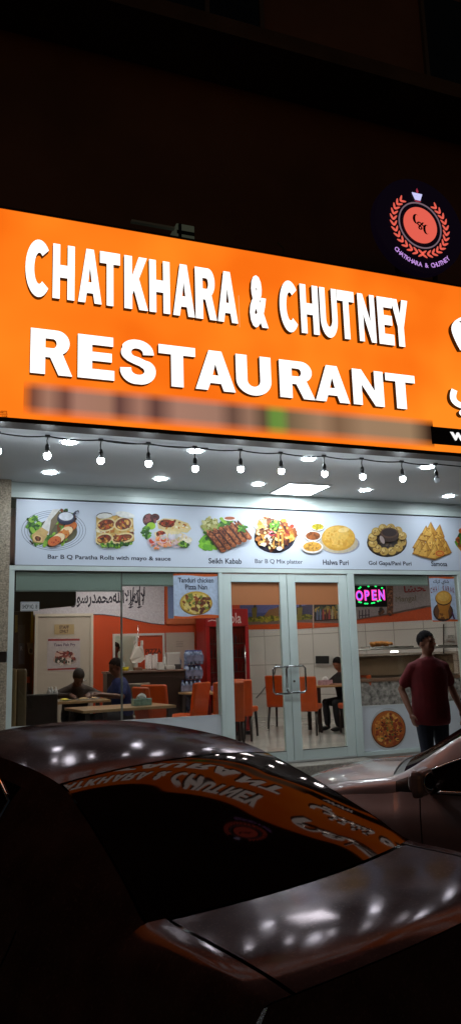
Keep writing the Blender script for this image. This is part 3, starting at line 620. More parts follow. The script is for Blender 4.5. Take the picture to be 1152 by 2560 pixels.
# 8 samosas
d = picture(); d.ellipse(1078,1376,46,20,rgb(150,105,35)); 
for u, v, s in ((1048,1356,20),(1100,1352,20),(1062,1336,20),(1092,1332,19),(1074,1326,19),(1046,1372,19),(1110,1372,18),(1072,1356,22),(1092,1366,21),(1060,1376,20),(1082,1382,19)):
    a = random.uniform(-.25,.25); d.poly([(u-s*.95,v+s*.7),(u+s*.15+a*s,v-s*1.15),(u+s*.95,v+s*.6),(u,v+s*.95)], rgb(146,92,28)); d.poly([(u-s*.85,v+s*.6),(u+s*.12+a*s,v-s*1.0),(u+s*.2,v+s*.8)], rgb(214,164,76)); d.poly([(u+s*.12+a*s,v-s*1.0),(u+s*.85,v+s*.5),(u+s*.2,v+s*.8)], rgb(186,132,52)); d.bits(u,v+2,s*.5,s*.4,5,2.4,[rgb(226,184,100),rgb(150,95,35)])
d.ellipse(1096,1384,12,8,rgb(205,140,55)); d.rimg(1096,1384,9,5.5,2,rgb(190,60,30)); d.done('dish_picture', bn)
# 9 next dish, cut by the picture's edge
d = picture(); d.ellipse(1182,1352,42,36,rgb(60,52,50)); d.bits(1180,1350,40,32,120,7,GRN+GLD+RED); d.done('dish_picture', bn)
# ================================================================ posters and signs on the shopfront
def sheet(p, x0, x1, z0, z1, col): p.poly([(x0,z0),(x1,z0),(x1,z1),(x0,z1)], col, px=False)
def wave(p, x0, x1, z0, z1, col, up, dip=.02):
    n = 12; top = [(x0+(x1-x0)*i/n, (z0 if up else z1)+(dip*math.sin(i/n*math.pi*2))*(1 if up else -1)) for i in range(n+1)]
    p.poly(top+[(x1, z1 if up else z0), (x0, z1 if up else z0)], col, px=False)
PW = rgb(178,192,214); PO = rgb(196,86,24)
def backing(t, x0, x1, z0, z1, y): bb = B(); bb.box(x0, x1, y, y+.004, z0, z1); bb.done('board', M('poster_board', (.5,.5,.5), .6), t)
t = thing('pizza_nan_poster', 'white poster of a round pizza beside the door, headed Tanduri chicken', 'poster', (2.93, .01, 1.78))
backing(t, 2.642, 3.219, 1.785, 2.332, -.014); p = Print((0,-.014,0)); p.step = .0003
sheet(p, 2.642, 3.219, 1.785, 2.332, PW); wave(p, 2.642, 3.219, 2.305, 2.332, PO, True, .008); wave(p, 2.642, 3.219, 1.785, 1.818, PO, False, .012)
p.text('Tanduri chicken', ((445,1444),(534,1457)), NV, .02); p.text('Pizza Nan', ((463,1461),(518,1474)), NV, .02)
p.ellipse(490,1508,41,30,rgb(120,85,30)); p.ellipse(490,1507,40,29,rgb(198,160,60)); p.ellipse(490,1507,36,25,rgb(214,182,86)); p.bits(490,1507,33,23,70,5,[rgb(110,60,30),rgb(150,80,35),rgb(225,200,120),rgb(120,130,50),rgb(90,40,25)]); p.done('print', t)
t = thing('chai_poster', 'tall white poster of a glass of milky tea, headed Chai Karak', 'poster', (6.55, .01, 1.70))
backing(t, 6.352, 6.772, 1.700, 2.325, -.014); p = Print((0,-.014,0)); p.step = .0003
sheet(p, 6.352, 6.772, 1.700, 2.325, PW); wave(p, 6.352, 6.772, 2.302, 2.325, PO, True, .006); wave(p, 6.352, 6.772, 1.700, 1.722, PO, False, .008)
p.text('\uFEDA\uFEAE\uFEDB \uFEF1\uFE8E\uFEB7', ((1081,1449),(1121,1462)), rgb(40,25,45), .02)
for i, ch in enumerate('CHAI KARAK'):
    if ch != ' ': u = 1074+i*6.1; k = (i-4.5)/4.5; v = 1463.5+5.5*k*k; p.text(ch, ((u+(1.7 if ch == 'I' else 0),v),(u+(3.4 if ch == 'I' else 5.2),v+14)), rgb(130,20,30), .02)
p.ellipse(1106,1530,25,24,rgb(54,36,34)); p.ellipse(1106,1529,22,20,rgb(104,66,42)); p.poly([(1088,1500),(1128,1500),(1118,1528),(1121,1546),(1093,1546),(1097,1528)], rgb(176,112,42)); p.ellipse(1107,1496,21,18,rgb(70,46,30)); p.ellipse(1107,1494,20,17,rgb(208,150,62)); p.ellipse(1106,1492,15,11,rgb(220,170,84)); p.line([(1128,1530),(1134,1548)],4,rgb(80,40,80)); p.bits(1106,1540,14,6,10,3,[rgb(120,70,30),rgb(190,130,60)]); p.done('print', t)
t = thing('pizza_sticker', 'round printed pizza sticker low on the white panel near the man', 'sticker', (5.54, -.001, .32))
bb = B(); x, z = FY(970, 1823, -.002); bb.cone((x,-.0005,z), (x,-.002,z), .272, .272, 40); bb.done('sheet', M('poster_board'), t)
p = Print((0,-.002,0)); p.step = .0002; p.ellipse(970,1823,43,47,rgb(96,44,16),n=40); p.ellipse(970,1822,41,45,rgb(176,92,34),n=40,jag=.02); p.ellipse(970,1822,35,38,rgb(196,112,40)); p.bits(970,1822,33,37,190,4.5,[rgb(214,140,60),rgb(168,70,28),rgb(226,164,84),rgb(140,50,24),rgb(190,100,40)]); p.bits(970,1822,33,37,40,2.5,[rgb(70,40,20),rgb(110,110,40)]); p.done('print', t)
t = thing('shop_number_plate', 'small white plate on the window glass reading SHOP NO. 18', 'sign plate', (.94, .0, 1.88))
(x0,z1),(x1,z0) = FY(52,1505,.012), FY(98,1528,.012); bb = B(); bb.box(x0,x1,-.016,-.010,z0,z1); bb.done('plate', M('plate_white', (.5,.5,.5), .4), t)
p = Print((0,-.016,0)); p.line([(54,1507),(96,1507.5),(96,1526),(54,1526),(54,1507)],1.0,rgb(60,60,60)); p.text('SHOP NO. 18', ((57,1511),(94,1522)), rgb(30,30,32), .02); p.done('lettering', t)
# LED open sign
t = thing('open_sign', 'black LED sign lit pink and blue reading OPEN inside the window', 'LED sign', (5.4, .06, 1.9))
(x0,z1),(x1,z0) = FY(883,1463,.06), FY(968,1517,.06); bb = B(); bb.rbox(x0,x1,.06,.085,z0,z1,.006); bb.done('housing', M('led_black', (.008,.008,.012), .4), t)
PK = M('led_pink', (.2,.02,.1), .5, emit=(1,.06,.42), es=2.2); BL = M('led_blue', (.02,.02,.2), .5, emit=(.22,.12,1), es=2.0); GN = M('led_green', (.02,.2,.05), .5, emit=(.02,1,.18), es=2.0)
def lay(bb, VFN, u0, v0, u1, v1, y):
    V, F, N = VFN; (xa,zb),(xb,za) = FY(u0,v0,y), FY(u1,v1,y); mx0,mx1 = min(p.x for p in V),max(p.x for p in V); my0,my1 = min(p.y for p in V),max(p.y for p in V)
    vs = [bb.bm.verts.new((xa+(p.x-mx0)/(mx1-mx0)*(xb-xa), y, za+(p.y-my0)/(my1-my0)*(zb-za))) for p in V]
    for f in F: bb._f([vs[i] for i in f])
bx = [(887,908),(909,924),(927,942),(944,962)]
b1, b2 = B(), B()
for ch, (ua, ub) in zip('OPEN', bx):
    vo = (962-ua)*.035
    V, F, N = text_data(ch, .055, 0); lay(b1, (V,F,N), ua, 1475+vo-2, ub, 1501+vo-1, .0585)
    V, F, N = text_data(ch, .012, 0); lay(b2, (V,F,N), ua+3, 1478+vo-2, ub-3, 1498+vo-1, .0575)
b1.done('lettering', PK, t); b2.done('lettering', BL, t)
bb = B()
for u, v in ((897,1471),(900,1468),(920,1466),(938,1466),(954,1470),(897,1505),(901,1506),(912,1509),(917,1509),(929,1508),(934,1507),(944,1503),(950,1501)):
    x, z = FY(u,v,.059); bb.ell((x,.059,z), .018, .003, .011, 8, 6)
for u, v in ((883.5,1477),(883.5,1505)): pass
bb.done('led_ring', GN, t)
# roller blinds
BLD = M('blind_fabric', (.70,.78,.73), .8)
def translucent(m, col, f):
    t = m.node_tree; b = t.nodes['Principled BSDF']; tr = t.nodes.new('ShaderNodeBsdfTranslucent'); tr.inputs[0].default_value = (*col,1); mx = t.nodes.new('ShaderNodeMixShader'); mx.inputs[0].default_value = f
    t.links.new(b.outputs[0], mx.inputs[1]); t.links.new(tr.outputs[0], mx.inputs[2]); t.links.new(mx.outputs[0], t.nodes['Material Output'].inputs[0])
translucent(BLD, (.50,.60,.54), .25)
for x0, x1, zb, lab in ((.785,1.998,2.118,'grey green roller blind over the dark booth end of the window'), (2.014,2.70,2.185,'short grey green roller blind next to the pizza nan poster'), (5.16,6.34,2.205,'pale roller blind above the open sign')):
    t = thing('roller_blind', lab, 'blind', ((x0+x1)/2, .07, zb), group='roller blinds in the windows')
    bb = B(); bb.box(x0, x1, .008, .011, zb+.012, 2.345); bb.done('fabric', BLD, t)
    bb = B(); bb.rbox(x0, x1, .004, .016, zb-.008, zb+.011, .003); bb.done('bottom_bar', M('bar_grey', rgb(150,156,152), .5), t)

# ================================================================ shop interior
PNL = M('indoor_panel', (.8,.8,.8), .5, emit=(1,.95,.90), es=23)
for i, (x, y) in enumerate(((2.0,1.7),(4.3,1.9),(6.4,2.2),(7.4,.9),(6.1,5.2),(2.6,3.1),(3.0,4.75))):
    t = thing('ceiling_panel', f'{ordinal(i)} square lit panel in the shop ceiling, hidden behind the banner', 'ceiling light', (x,y,3), group='lit panels in the shop ceiling')
    bb = B(); bb.box(x-.3,x+.3,y-.3,y+.3,2.985,2.999); bb.done('diffuser', PNL, t)
    bb = B(); bb.box(x-.33,x+.33,y-.33,y-.301,2.98,2.9985); bb.box(x-.33,x+.33,y+.301,y+.33,2.98,2.9985); bb.box(x-.33,x-.301,y-.3,y+.3,2.98,2.9985); bb.box(x+.301,x+.33,y-.3,y+.3,2.98,2.9985); bb.done('frame', TRIM, t)
YW = 4.045
t = thing('wall_graphic', 'white wall graphic with black Arabic calligraphy over an orange wall', 'wall graphic', (2.6, 4.04, 2.0))
p = Print((0,YW,0)); p.step = .0004
ow = [(84,1543),(160,1540),(230,1535),(262,1536),(300,1541),(340,1550),(380,1558),(411,1561)]
p.poly(ow+[(411,1380),(84,1380)], rgb(186,176,184)); p.line([(232,1536),(262,1537),(300,1542),(340,1551),(380,1559),(411,1562)],2.2,rgb(70,35,40))
x0, z0 = FY(186,1515,YW); x1, z1 = FY(362,1468,YW)
p.text('\uFEDD\uFEEE\uFEB3\uFEAD\uFEAA\uFEE4\uFEA4\uFEE3\uFDF2\uFEFB\uFE87\uFEEA\uFEDF\uFE87\uFEFB', ((176,1462),(364,1521)), rgb(34,24,44), .028)
for u, h in ((331,52),(347,54),(358,52)): p.line([(u+3,1519-h),(u,1512)],2.6,rgb(34,24,44))
p.line([(322,1512),(350,1472)],2.2,rgb(34,24,44))
p.done('print', t)
t = thing('blue_wall_panel', 'blue and orange framed panel half hidden by the pizza nan poster', 'wall panel', (3.9,4.04,1.9))
(x0,z1),(x1,z0) = FY(418,1462,YW), FY(545,1545,YW); bb = B(); bb.box(x0,x1,YW-.02,YW,z0,z1); bb.done('board', M('panel_blue', rgb(104,122,168), .5), t)
bb = B(); bb.box(x0-.03,x0-.001,YW-.03,YW,z0-.1,z1); bb.box(x0,x1,YW-.03,YW,z0-.1,z0-.001); bb.done('frame', M('panel_orange', rgb(186,92,50), .5), t)
# staff door
t = thing('staff_door', 'cream staff door in a pale frame beside the orange wall', 'door', (1.93, 4.0, 0))
bb = B(); bb.box(1.50,2.36,3.99,4.045,.002,2.05); bb.done('panel', M('door_cream', rgb(178,162,148), .5, nz=2, amt=.05), t)
bb = B(); bb.box(1.45,1.497,3.97,4.045,.002,2.10); bb.box(2.363,2.41,3.97,4.045,.002,2.10); bb.box(1.498,2.362,3.97,4.045,2.053,2.10); bb.done('frame', M('frame_cream', rgb(196,182,166), .5), t)
bb = B(); bb.tube([(2.29,3.99,1.0),(2.29,3.94,1.0),(2.20,3.94,1.0)],.011,8); bb.done('handle', M('chrome', (.75,.75,.76), .12, 1.0), t)
YD = 3.985
t = thing('staff_only_sign', 'tan plate on the staff door reading STAFF ONLY', 'sign plate', (1.9,3.98,1.8)); p = Print((0,YD-.004,0))
(x0,z1),(x1,z0) = FY(137,1561,YD-.004), FY(186,1585,YD-.004); bb = B(); bb.box(x0,x1,YD-.004,YD+.002,z0,z1); bb.done('plate', M('plate_tan', rgb(168,140,100), .5), t)
p.text('STAFF', ((149,1564),(173,1572)), rgb(70,40,35), .03); p.text('ONLY', ((150,1574),(172,1582)), rgb(70,40,35), .03); p.done('lettering', t)
t = thing('fish_fry_poster', 'Tawa Fish Fry poster on the staff door above the bent diner', 'poster', (1.9,3.98,1.2)); p = Print((0,YD,0))
p.poly([(120,1594),(201,1596),(201,1678),(118,1676)], rgb(176,162,162)); p.line([(121,1600),(200,1599)],5,rgb(140,30,38)); p.line([(120,1674),(195,1671)],4,rgb(140,34,38)); p.text('Tawa Fish Fry', ((135,1609),(189,1617)), rgb(80,40,80), .02)
p.ellipse(163,1650,30,13,rgb(160,140,135)); p.bits(163,1642,28,14,60,5,[rgb(110,35,35),rgb(140,60,50),rgb(190,150,140),rgb(70,30,30)]); p.bits(158,1654,24,8,30,4,[rgb(200,180,170),rgb(60,60,50)]); p.done('print', t)
# black screen hung at the booth end
t = thing('television', 'large dark television screen under the first blind by the booth', 'television', (1.0,1.2,2.0))
bb = B(); q = [FY(38,1468,1.2), FY(192,1468,1.2), FY(188,1514,1.2), FY(38,1529,1.2)]; zprism(bb, q, 1.2, 1.26); bb.done('screen', M('screen_black', (.006,.007,.009), .5), t)
bb = B(); bb.cone((1.1,1.23,2.25),(1.1,1.23,2.998),.02,.02,8); bb.done('hanger', CBK, t)
t = thing('wall_notice', 'white cup shaped notice hanging in the dark corridor', 'notice', (1.3,4.5,1.4)); p = Print((0,4.585,0)); p.poly([(68,1607),(89,1608),(84,1636),(73,1635)], rgb(170,165,160)); p.ellipse(78,1627,4,6,rgb(60,55,55)); p.done('print', t)
t = thing('corridor_poster', 'grey blue poster in the dark corridor beside the staff door', 'poster', (1.1,4.5,1.4)); p = Print((0,4.59,0)); p.poly([(46,1562),(64,1562),(64,1662),(46,1662)], rgb(70,66,60)); p.poly([(48,1608),(63,1608),(62,1660),(48,1660)], rgb(78,86,100)); p.poly([(38,1538),(45,1538),(45,1580),(38,1582)], rgb(120,100,30)); p.text('R', ((52,1616),(58,1626)), rgb(150,155,165), .03); p.done('print', t)
bb = B(); bb.box(1.0,1.44,4.45,4.595,.98,1.08); tag(bb.done('corridor_shelf', OR), 'orange shelf board in the dark corridor', 'shelf')
# kitchen hatch
t = thing('kitchen_hatch', 'white framed kitchen hatch in the orange wall above the counter', 'hatch', (3.2,4.04,1.1))
(x0,z1),(x1,z0) = FY(282,1585,YW), FY(412,1674,YW); WF = M('hatch_white', rgb(190,182,176), .5)
bb = B(); bb.box(x0,x0+.035,YW-.03,YW,z0,z1); bb.box(x1-.035,x1,YW-.03,YW,z0,z1); bb.box(x0+.036,x1-.036,YW-.03,YW,z1-.035,z1); bb.box(x0+.39,x0+.43,YW-.03,YW,z0,z1-.036); bb.done('frame', WF, t)
bb = B(); bb.box(x0+.431,x1-.036,YW-.008,YW+.004,z0+.02,z1-.036); sh = bb.done('shutter', M('hatch_red', rgb(178,58,22), .5), t)
p = Print((0,YW-.008,0)); p.text('PIZZA', ((364,1622),(404,1634)), rgb(90,30,20), .04); p.done('lettering', sh)
t = thing('wall_board', 'pale board on the wall between the hatch and the fridge', 'notice board', (3.9,4.04,1.4)); (x0,z1),(x1,z0) = FY(413,1582,YW), FY(487,1668,YW)
bb = B(); bb.box(x0+.01,x1,YW-.012,YW,z0,z1); bb.done('board', M('board_pale', rgb(168,150,140), .6), t); p = Print((0,YW-.0125,0)); 
for k in range(4): p.line([(440,1604+k*4),(458,1604.4+k*4)],1.2,rgb(130,112,104))
p.done('print', t)
# counter and what stands on it
t = thing('counter', 'dark brown serving counter below the kitchen hatch', 'counter', (3.2,3.5,0)); YC = 3.3
xa, xb = FY(268,1700,YC)[0], FY(463,1700,YC)[0]; DKW = M('dark_walnut', (.028,.016,.013), .35, nz=4, amt=.3)
bb = B(); bb.box(xa,xb,YC,3.62,.002,1.10); bb.done('body', DKW, t); bb = B(); bb.rbox(xa-.02,xb+.02,YC-.03,3.65,1.103,1.135,.006); bb.done('top', M('counter_top', rgb(120,96,86), .3), t)
CT = 1.136
def on_counter(name, label, cat, u, y=3.5): return thing(name, label, cat, (FY(u,1670,y)[0], y, CT))
CLR = film_mat('clear_plastic', (.62,.52,.5), .75); WP = M('white_plastic', (.55,.52,.5), .4)
for i, u in enumerate((368,375,383,390)):
    t = on_counter('cup_stack', f'{ordinal(i)} tall stack of clear cups on the counter from the hanging bag', 'cups', u); x, y, z = t.location
    bb = B(); h = .24+.02*(i%2)
    for k in range(9): bb.cone((x,y,z+k*h/10),(x,y,z+k*h/10+.05),.026,.034,12)
    t['group'] = 'stacked cups on the counter'; bb.done('cups', CLR, t)
t = on_counter('carton', 'pale square box standing on the counter', 'box', 432); x, y, z = t.location; bb = B(); bb.rbox(x-.11,x+.11,y-.06,y+.06,z,z+.25,.005); bb.done('body', M('carton_pale', rgb(178,168,164), .6), t); bb = B(); bb.rbox(x-.115,x+.115,y-.065,y+.065,z+.251,z+.275,.004); bb.done('lid', WP, t)
t = on_counter('bottle', 'slim white bottle beside the pale box on the counter', 'bottle', 412); x, y, z = t.location; bb = B(); bb.lathe((x,y,z),[(.03,0),(.032,.02),(.032,.17),(.014,.21)]); bb.done('body', WP, t); bb = B(); bb.lathe((x,y,z),[(.015,.211),(.015,.245)]); bb.done('cap', WP, t)
t = on_counter('food_carton', 'yellow tub on the kitchen ledge below the hatch', 'tub', 314, 3.6); x, y, z = t.location; bb = B(); bb.lathe((x,y,z),[(.045,0),(.06,.05)]); bb.done('tub', M('tub_yellow', rgb(200,180,30), .5), t); bb = B(); bb.lathe((x,y,z),[(.062,.051),(.058,.062)]); bb.done('lid', M('tub_yellow'), t)
for i, (u, wd, h) in enumerate(((400,.07,.12),(406,.05,.09),(425,.16,.06),(444,.10,.08),(345,.13,.05))):
    t = on_counter('packet', ('white napkin holder','small white sauce pot','long low white tray','dark till box','brown paper tray')[i]+' on the dark counter', 'container', u, 3.42); x, y, z = t.location
    bb = B(); bb.rbox(x-wd/2,x+wd/2,y-.05,y+.05,z,z+h,.008); bb.done('body', (WP,WP,M('tray_w',(.5,.47,.45)),M('till_dark',(.04,.035,.04)),M('paper_brown',rgb(120,84,66)))[i], t)
t = thing('carrier_bag', 'white plastic carrier bag hanging in front of the hatch', 'bag', (3.05,3.7,1.25)); p0 = FY(342,1625,3.7)
bb = B(); q = lambda u, v: (FY(u,v,3.7)[0], FY(u,v,3.7)[1])
zprism(bb, [q(*k) for k in ((337,1617),(356,1617),(361,1648),(352,1656),(329,1656),(326,1648))], 3.67, 3.75)
for a in (((335,1602),(340,1602),(342,1618),(337,1618)),((353,1602),(358,1602),(357,1618),(352,1618))): zprism(bb, [q(*k) for k in a], 3.70, 3.715)
bm_ = bb.bm; bmesh.ops.subdivide_edges(bm_, edges=bm_.edges[:], cuts=3, use_grid_fill=True)
for v in bm_.verts: v.co += Vector((random.uniform(-.006,.006), random.uniform(-.015,.015), random.uniform(-.006,.006)))
bb.done('bag_body', M('bag_white', rgb(205,196,188), .4), t); bb = B(); hx, hz = q(346,1600); bb.tube([(hx,3.71,hz+.25),(hx,3.71,hz),(hx+.02,3.70,hz-.03)],.006,6); bb.done('hook', M('chrome'), t)
# packs of bottled water, stacked
WB = M('water_blue', (.10,.16,.34), .25, nz=14, amt=.7, col2=(.30,.36,.55)); 
def pack(x, y, z, n, m, label):
    t = thing('water_pack', label, 'bottled water', (x,y,z), group='packs of bottled water'); bb = B(); bc = B(); 
    for i in range(n):
        for j in range(m):
            cx, cy = x+(i-(n-1)/2)*.072, y+(j-(m-1)/2)*.072; bb.lathe((cx,cy,z),[(.033,0),(.035,.02),(.031,.09),(.035,.11),(.034,.17),(.014,.215)],10); bc.lathe((cx,cy,z),[(.0145,.2155),(.0145,.235)],8)
    bb.done('bottle_block', WB, t); bc.done('caps', M('cap_blue', rgb(60,80,150), .4), t)
    bb = B(); bb.box(x-n*.036-.002,x+n*.036+.002,y-m*.036-.003,y-m*.036-.001,z+.05,z+.15); bb.done('label_wrap', M('wrap', rgb(110,112,140), .3, nz=9, amt=.5), t)
xw = FY(478,1660,3.35)[0]
for k, (dx, n) in enumerate(((.02,6),(.03,5),(.0,5),(-.01,5),(.04,4),(.06,4))): pack(xw+dx-.02, 3.35, .002+k*.24, n, 3, f'{ordinal(k)} water bottle pack counting up from the floor beside the counter')
pack(xw-.24, 3.55, 1.137, 3, 2, 'small pack of water bottles on the end of the counter')
# red drinks fridge
t = thing('drinks_fridge', 'tall red drinks fridge with a glass door behind the doors', 'fridge', (4.75,3.6,0)); YF = 3.45
fx0, fx1 = FY(516,1600,YF)[0], FY(622,1600,YF)[0]; fz = FY(600,1521,YF)[1]; RD = M('fridge_red', rgb(150,14,20), .35)
bb = B(); bb.rbox(fx0,fx1,YF+.05,4.03,.06,fz,.03,3); bb.done('cabinet', RD, t)
bb = B(); zh = FY(600,1566,YF)[1]; bb.rbox(fx0,fx1,YF,YF+.049,zh,fz-.005,.012,3); hd = bb.done('header', RD, t)
p = Print((0,YF-.001,0)); p.text('Cola', ((556,1532),(603,1558)), rgb(205,180,180), .012); p.line([(520,1553),(530,1550),(540,1552),(552,1558)],2.5,rgb(205,180,180)); p.done('lettering', hd)
bb = B(); 
for a in ((fx0,fx0+.06),(fx1-.06,fx1)): bb.box(*a,YF+.005,YF+.049,.25,zh-.002)
bb.box(fx0+.061,fx1-.061,YF+.006,YF+.049,.25,.30); dr = bb.done('door_frame', RD, t)
bb = B(); bb.box(fx0+.062,fx1-.062,YF+.020,YF+.028,.301,zh-.003); bb.done('pane', glass_mat('fridge_glass',(.75,.75,.76)), dr)
bb = B(); bb.box(fx0+.062,fx1-.062,YF+.0505,YF+.052,.301,zh-.003); bb.done('liner', M('fridge_dark', (.05,.045,.05), .5), t)
bb = B(); random.seed(3)
for k in range(6):
    z = .34+k*.24; bb.mi = 0; bb.box(fx0+.064,fx1-.064,YF+.029,YF+.049,z-.012,z-.002)
    for j in range(11):
        x = fx0+.10+j*.056
        if x < fx1-.09: bb.mi = random.choice((1,2,3,4)); bb.lathe((x,YF+.038,z),[(.009,0),(.010,.1),(.005,.14),(.004,.17)],8)
bb.done('shelf_stock', [M('shelf_grey',(.2,.2,.2)), M('drink_dark',(.05,.02,.02)), M('drink_tan',rgb(120,90,60)), M('drink_blue',rgb(40,80,110)), M('drink_red',rgb(120,30,25))], t)
bb = B(); bb.tube([(fx1-.09,YF-.02,.9),(fx1-.09,YF-.03,1.2),(fx1-.09,YF-.02,1.5)],.012,8); bb.done('handle', M('chrome'), dr)
bb = B(); bb.box(fx0+.02,fx1-.02,YF+.02,4.0,.002,.059); bb.done('plinth', M('led_black'), t)
# mural on the oblique tiled wall
t = thing('wall_mural', 'printed mural strip of towers, fields and bottles above an orange band', 'mural', tuple(WA+WN*.006))
p = Print(WA+WN*.006, -WD, WN); p.step = .0006
p.poly([(560,1300),(1200,1300),(1200,1542),(1075,1550),(884,1560),(846,1567),(739,1572.5),(620,1574)], rgb(196,74,24))
p.poly([(560,1400),(1200,1400),(1200,1505),(1068,1518),(1000,1532),(884,1551),(846,1558),(739,1556),(696,1560),(620,1562)], rgb(120,96,92))
p.poly([(560,1440),(784,1440),(784,1546),(739,1545),(696,1548),(620,1552)], rgb(80,84,140)); p.poly([(560,1510),(784,1510),(784,1530),(620,1532)], rgb(104,106,160)); p.poly([(700,1512),(735,1520),(784,1508),(784,1540),(655,1548)], rgb(66,58,86)); p.poly([(655,1546),(672,1524),(696,1518),(696,1548)], rgb(140,98,66)); p.poly([(620,1544),(696,1541),(784,1538),(784,1548),(620,1555)], rgb(124,120,34)); p.bits(665,1547,40,6,50,4,[rgb(150,140,40),rgb(90,90,30),rgb(170,150,60)]); p.bits(755,1543,28,5,40,4,[rgb(130,120,40),rgb(80,80,30)])
for u in (638,751): p.poly([(u-5,1545),(u-2,1500),(u,1470),(u+2,1500),(u+5,1545)], rgb(60,56,70)); p.poly([(u-8,1520),(u+6,1518),(u+4,1545),(u-6,1546)], rgb(120,104,50))
p.poly([(786,1440),(868,1440),(868,1548),(786,1553)], rgb(34,24,28)); p.line([(783,1440),(784,1572)],3,rgb(180,150,140)); p.bits(825,1526,36,10,60,5,[rgb(160,130,50),rgb(120,110,60),rgb(60,70,40)])
for k in range(10): u = 792+k*7.5; c = random.choice([rgb(130,70,60),rgb(90,100,130),rgb(150,60,60),rgb(170,150,120),rgb(90,40,30),rgb(150,110,50)]); p.poly([(u,1550-k*.4),(u+5,1550-k*.4),(u+5,1530),(u+3,1522),(u+2,1522),(u,1530)], c)
p.poly([(876,1440),(1200,1440),(1200,1502),(1068,1514),(1000,1528),(876,1551)], rgb(150,138,142)); p.poly([(968,1440),(984,1440),(984,1534),(968,1538)], rgb(110,66,46)); p.bits(976,1500,6,36,50,3,[rgb(150,96,70),rgb(80,46,36)])
p.text('\uFE8E\uFEB8\uFEA4', ((1010,1462),(1066,1478)), rgb(140,24,30), .02); p.text('Mangal', ((990,1492),(1042,1506)), rgb(112,104,80), .004)
for k in range(4): p.line([(900+k*8,1526-k),(900+k*8,1546-k)],2.5,rgb(60,46,60)); 
p.line([(898,1540),(926,1537)],2,rgb(60,46,60)); p.bits(955,1528,6,8,20,4,[rgb(50,40,44),rgb(100,60,40)])
p.done('print', t)
def on_wall(u, v, off=0.0):
    d = ray(u, v); tt = (WA+WN*off-CAM).dot(WN)/d.dot(WN); return CAM+d*tt
bb = B(); pts = [on_wall(*k, .03) for k in ((640,1745),(652,1732),(664,1716),(676,1698),(686,1684),(690,1660))]; bb.tube(pts, .012, 6); tag(bb.done('power_cable', M('cable_grey')), 'thin cable slung across the white tiles behind the doors', 'cable')
# ---------------------------------------------------------------- tables and chairs
WOOD = M('table_oak', rgb(178,138,96), .3, nz=5, amt=.15); LEGM = M('chair_leg_wood', (.022,.012,.009), .4)
def table(x, y, z, w_, d_, rz, label):
    t = thing('dining_table', label, 'table', (x,y,0), rz, group='dining tables')
    bb = B(); bb.rbox(-w_/2,w_/2,-d_/2,d_/2,z-.035,z,.006); bb.done('tabletop', WOOD, t, True)
    for sx in (-1,1):
        for sy in (-1,1): bb = B(); bb.box(sx*(w_/2-.07)-.028,sx*(w_/2-.07)+.028,sy*(d_/2-.06)-.028,sy*(d_/2-.06)+.028,.001,z-.036); bb.done('leg', LEGM, t, True)
    return t
table(2.16,.82,.735,1.20,.80,.12,'oak dining table just behind the window glass with a tissue box')
table(1.80,2.25,.77,.95,.66,.0,'oak dining table where two diners are eating')
table(4.12,2.95,.77,.85,.7,.1,'oak dining table in front of the drinks fridge')
table(6.45,3.30,.775,.75,.62,-.1,'oak dining table where the seated boy leans')
OC = M('orange_vinyl', rgb(196,78,18), .38, nz=8, amt=.1, bump=.08)
t = thing('dining_chair', 'orange dining chair seen through the door leaf nearer the poster', 'chair', (4.52,2.78,0), 2.75, group='orange dining chairs')
bb = B(); bb.rbox(-.23,.23,-.22,.20,.40,.49,.03,3); bb.done('seat', OC, t, True)
bb = B(); bb.rbox(-.23,.23,.185,.255,.38,.95,.028,3)
for v in bb.bm.verts: v.co.y += (v.co.z-.38)*.14
bb.done('backrest', OC, t, True)
for sx in (-1,1):
    bb = B(); bb.cone((sx*.19,-.185,.402),(sx*.20,-.20,.002),.026,.018,8); bb.done('leg', LEGM, t, True)
    bb = B(); bb.cone((sx*.19,.20,.402),(sx*.20,.29,.002),.026,.018,8); bb.done('leg', LEGM, t, True)
for x, y, rz, lab in ((4.72,3.2,2.3,'orange dining chair tucked between the table and the red fridge'),(2.80,1.2,1.75,'orange chair leaning over the corner of the table behind the window'),(3.12,2.05,2.2,'orange chair in front of the dark counter, nearer the tissue box'),(3.46,2.25,-2.4,'orange chair in front of the stacked water packs'),(4.02,1.95,2.9,'orange chair at the edge of the pizza nan poster window'),(5.97,4.25,2.4,'orange chair seen beside the door handles'),(5.82,2.95,2.5,'orange chair seen through the door leaf with the lock'),(6.5,2.55,2.9,'orange chair under the seated boy table')):
    dup(t, (x,y,0), rz, lab)
t = thing('dark_chair', 'dark brown high backed chair in front of the diners', 'chair', (1.20,1.3,0), math.pi)
BV = M('brown_vinyl', rgb(50,32,24), .5, nz=6, amt=.2)
bb = B(); bb.rbox(-.23,.23,-.22,.20,.40,.49,.03,3); bb.done('seat', BV, t, True); bb = B(); bb.rbox(-.22,.22,.19,.26,.38,.92,.02,3); bb.done('backrest', BV, t, True)
for sx in (-1,1):
    for sy in (-1,1): bb = B(); bb.cone((sx*.19,sy*.18,.402),(sx*.2,sy*.2,.002),.024,.018,8); bb.done('leg', LEGM, t, True)
t = thing('grey_chair', 'grey slatted chair back behind the second diner', 'chair', (2.62,2.6,0), -1.4)
GV = M('taupe_vinyl', rgb(110,98,84), .6, nz=6); bb = B(); bb.rbox(-.21,.21,-.2,.2,.41,.48,.02); bb.done('seat', GV, t, True); bb = B(); bb.rbox(-.21,.21,.18,.23,.42,.95,.02); bb.done('backrest', GV, t, True)
for sx in (-1,1):
    for sy in (-1,1): bb = B(); bb.cone((sx*.18,sy*.17,.412),(sx*.19,sy*.19,.002),.022,.018,8); bb.done('leg', LEGM, t, True)
dup(t, (3.0,2.7,0), .4, 'grey slatted chair standing alone before the dark counter')
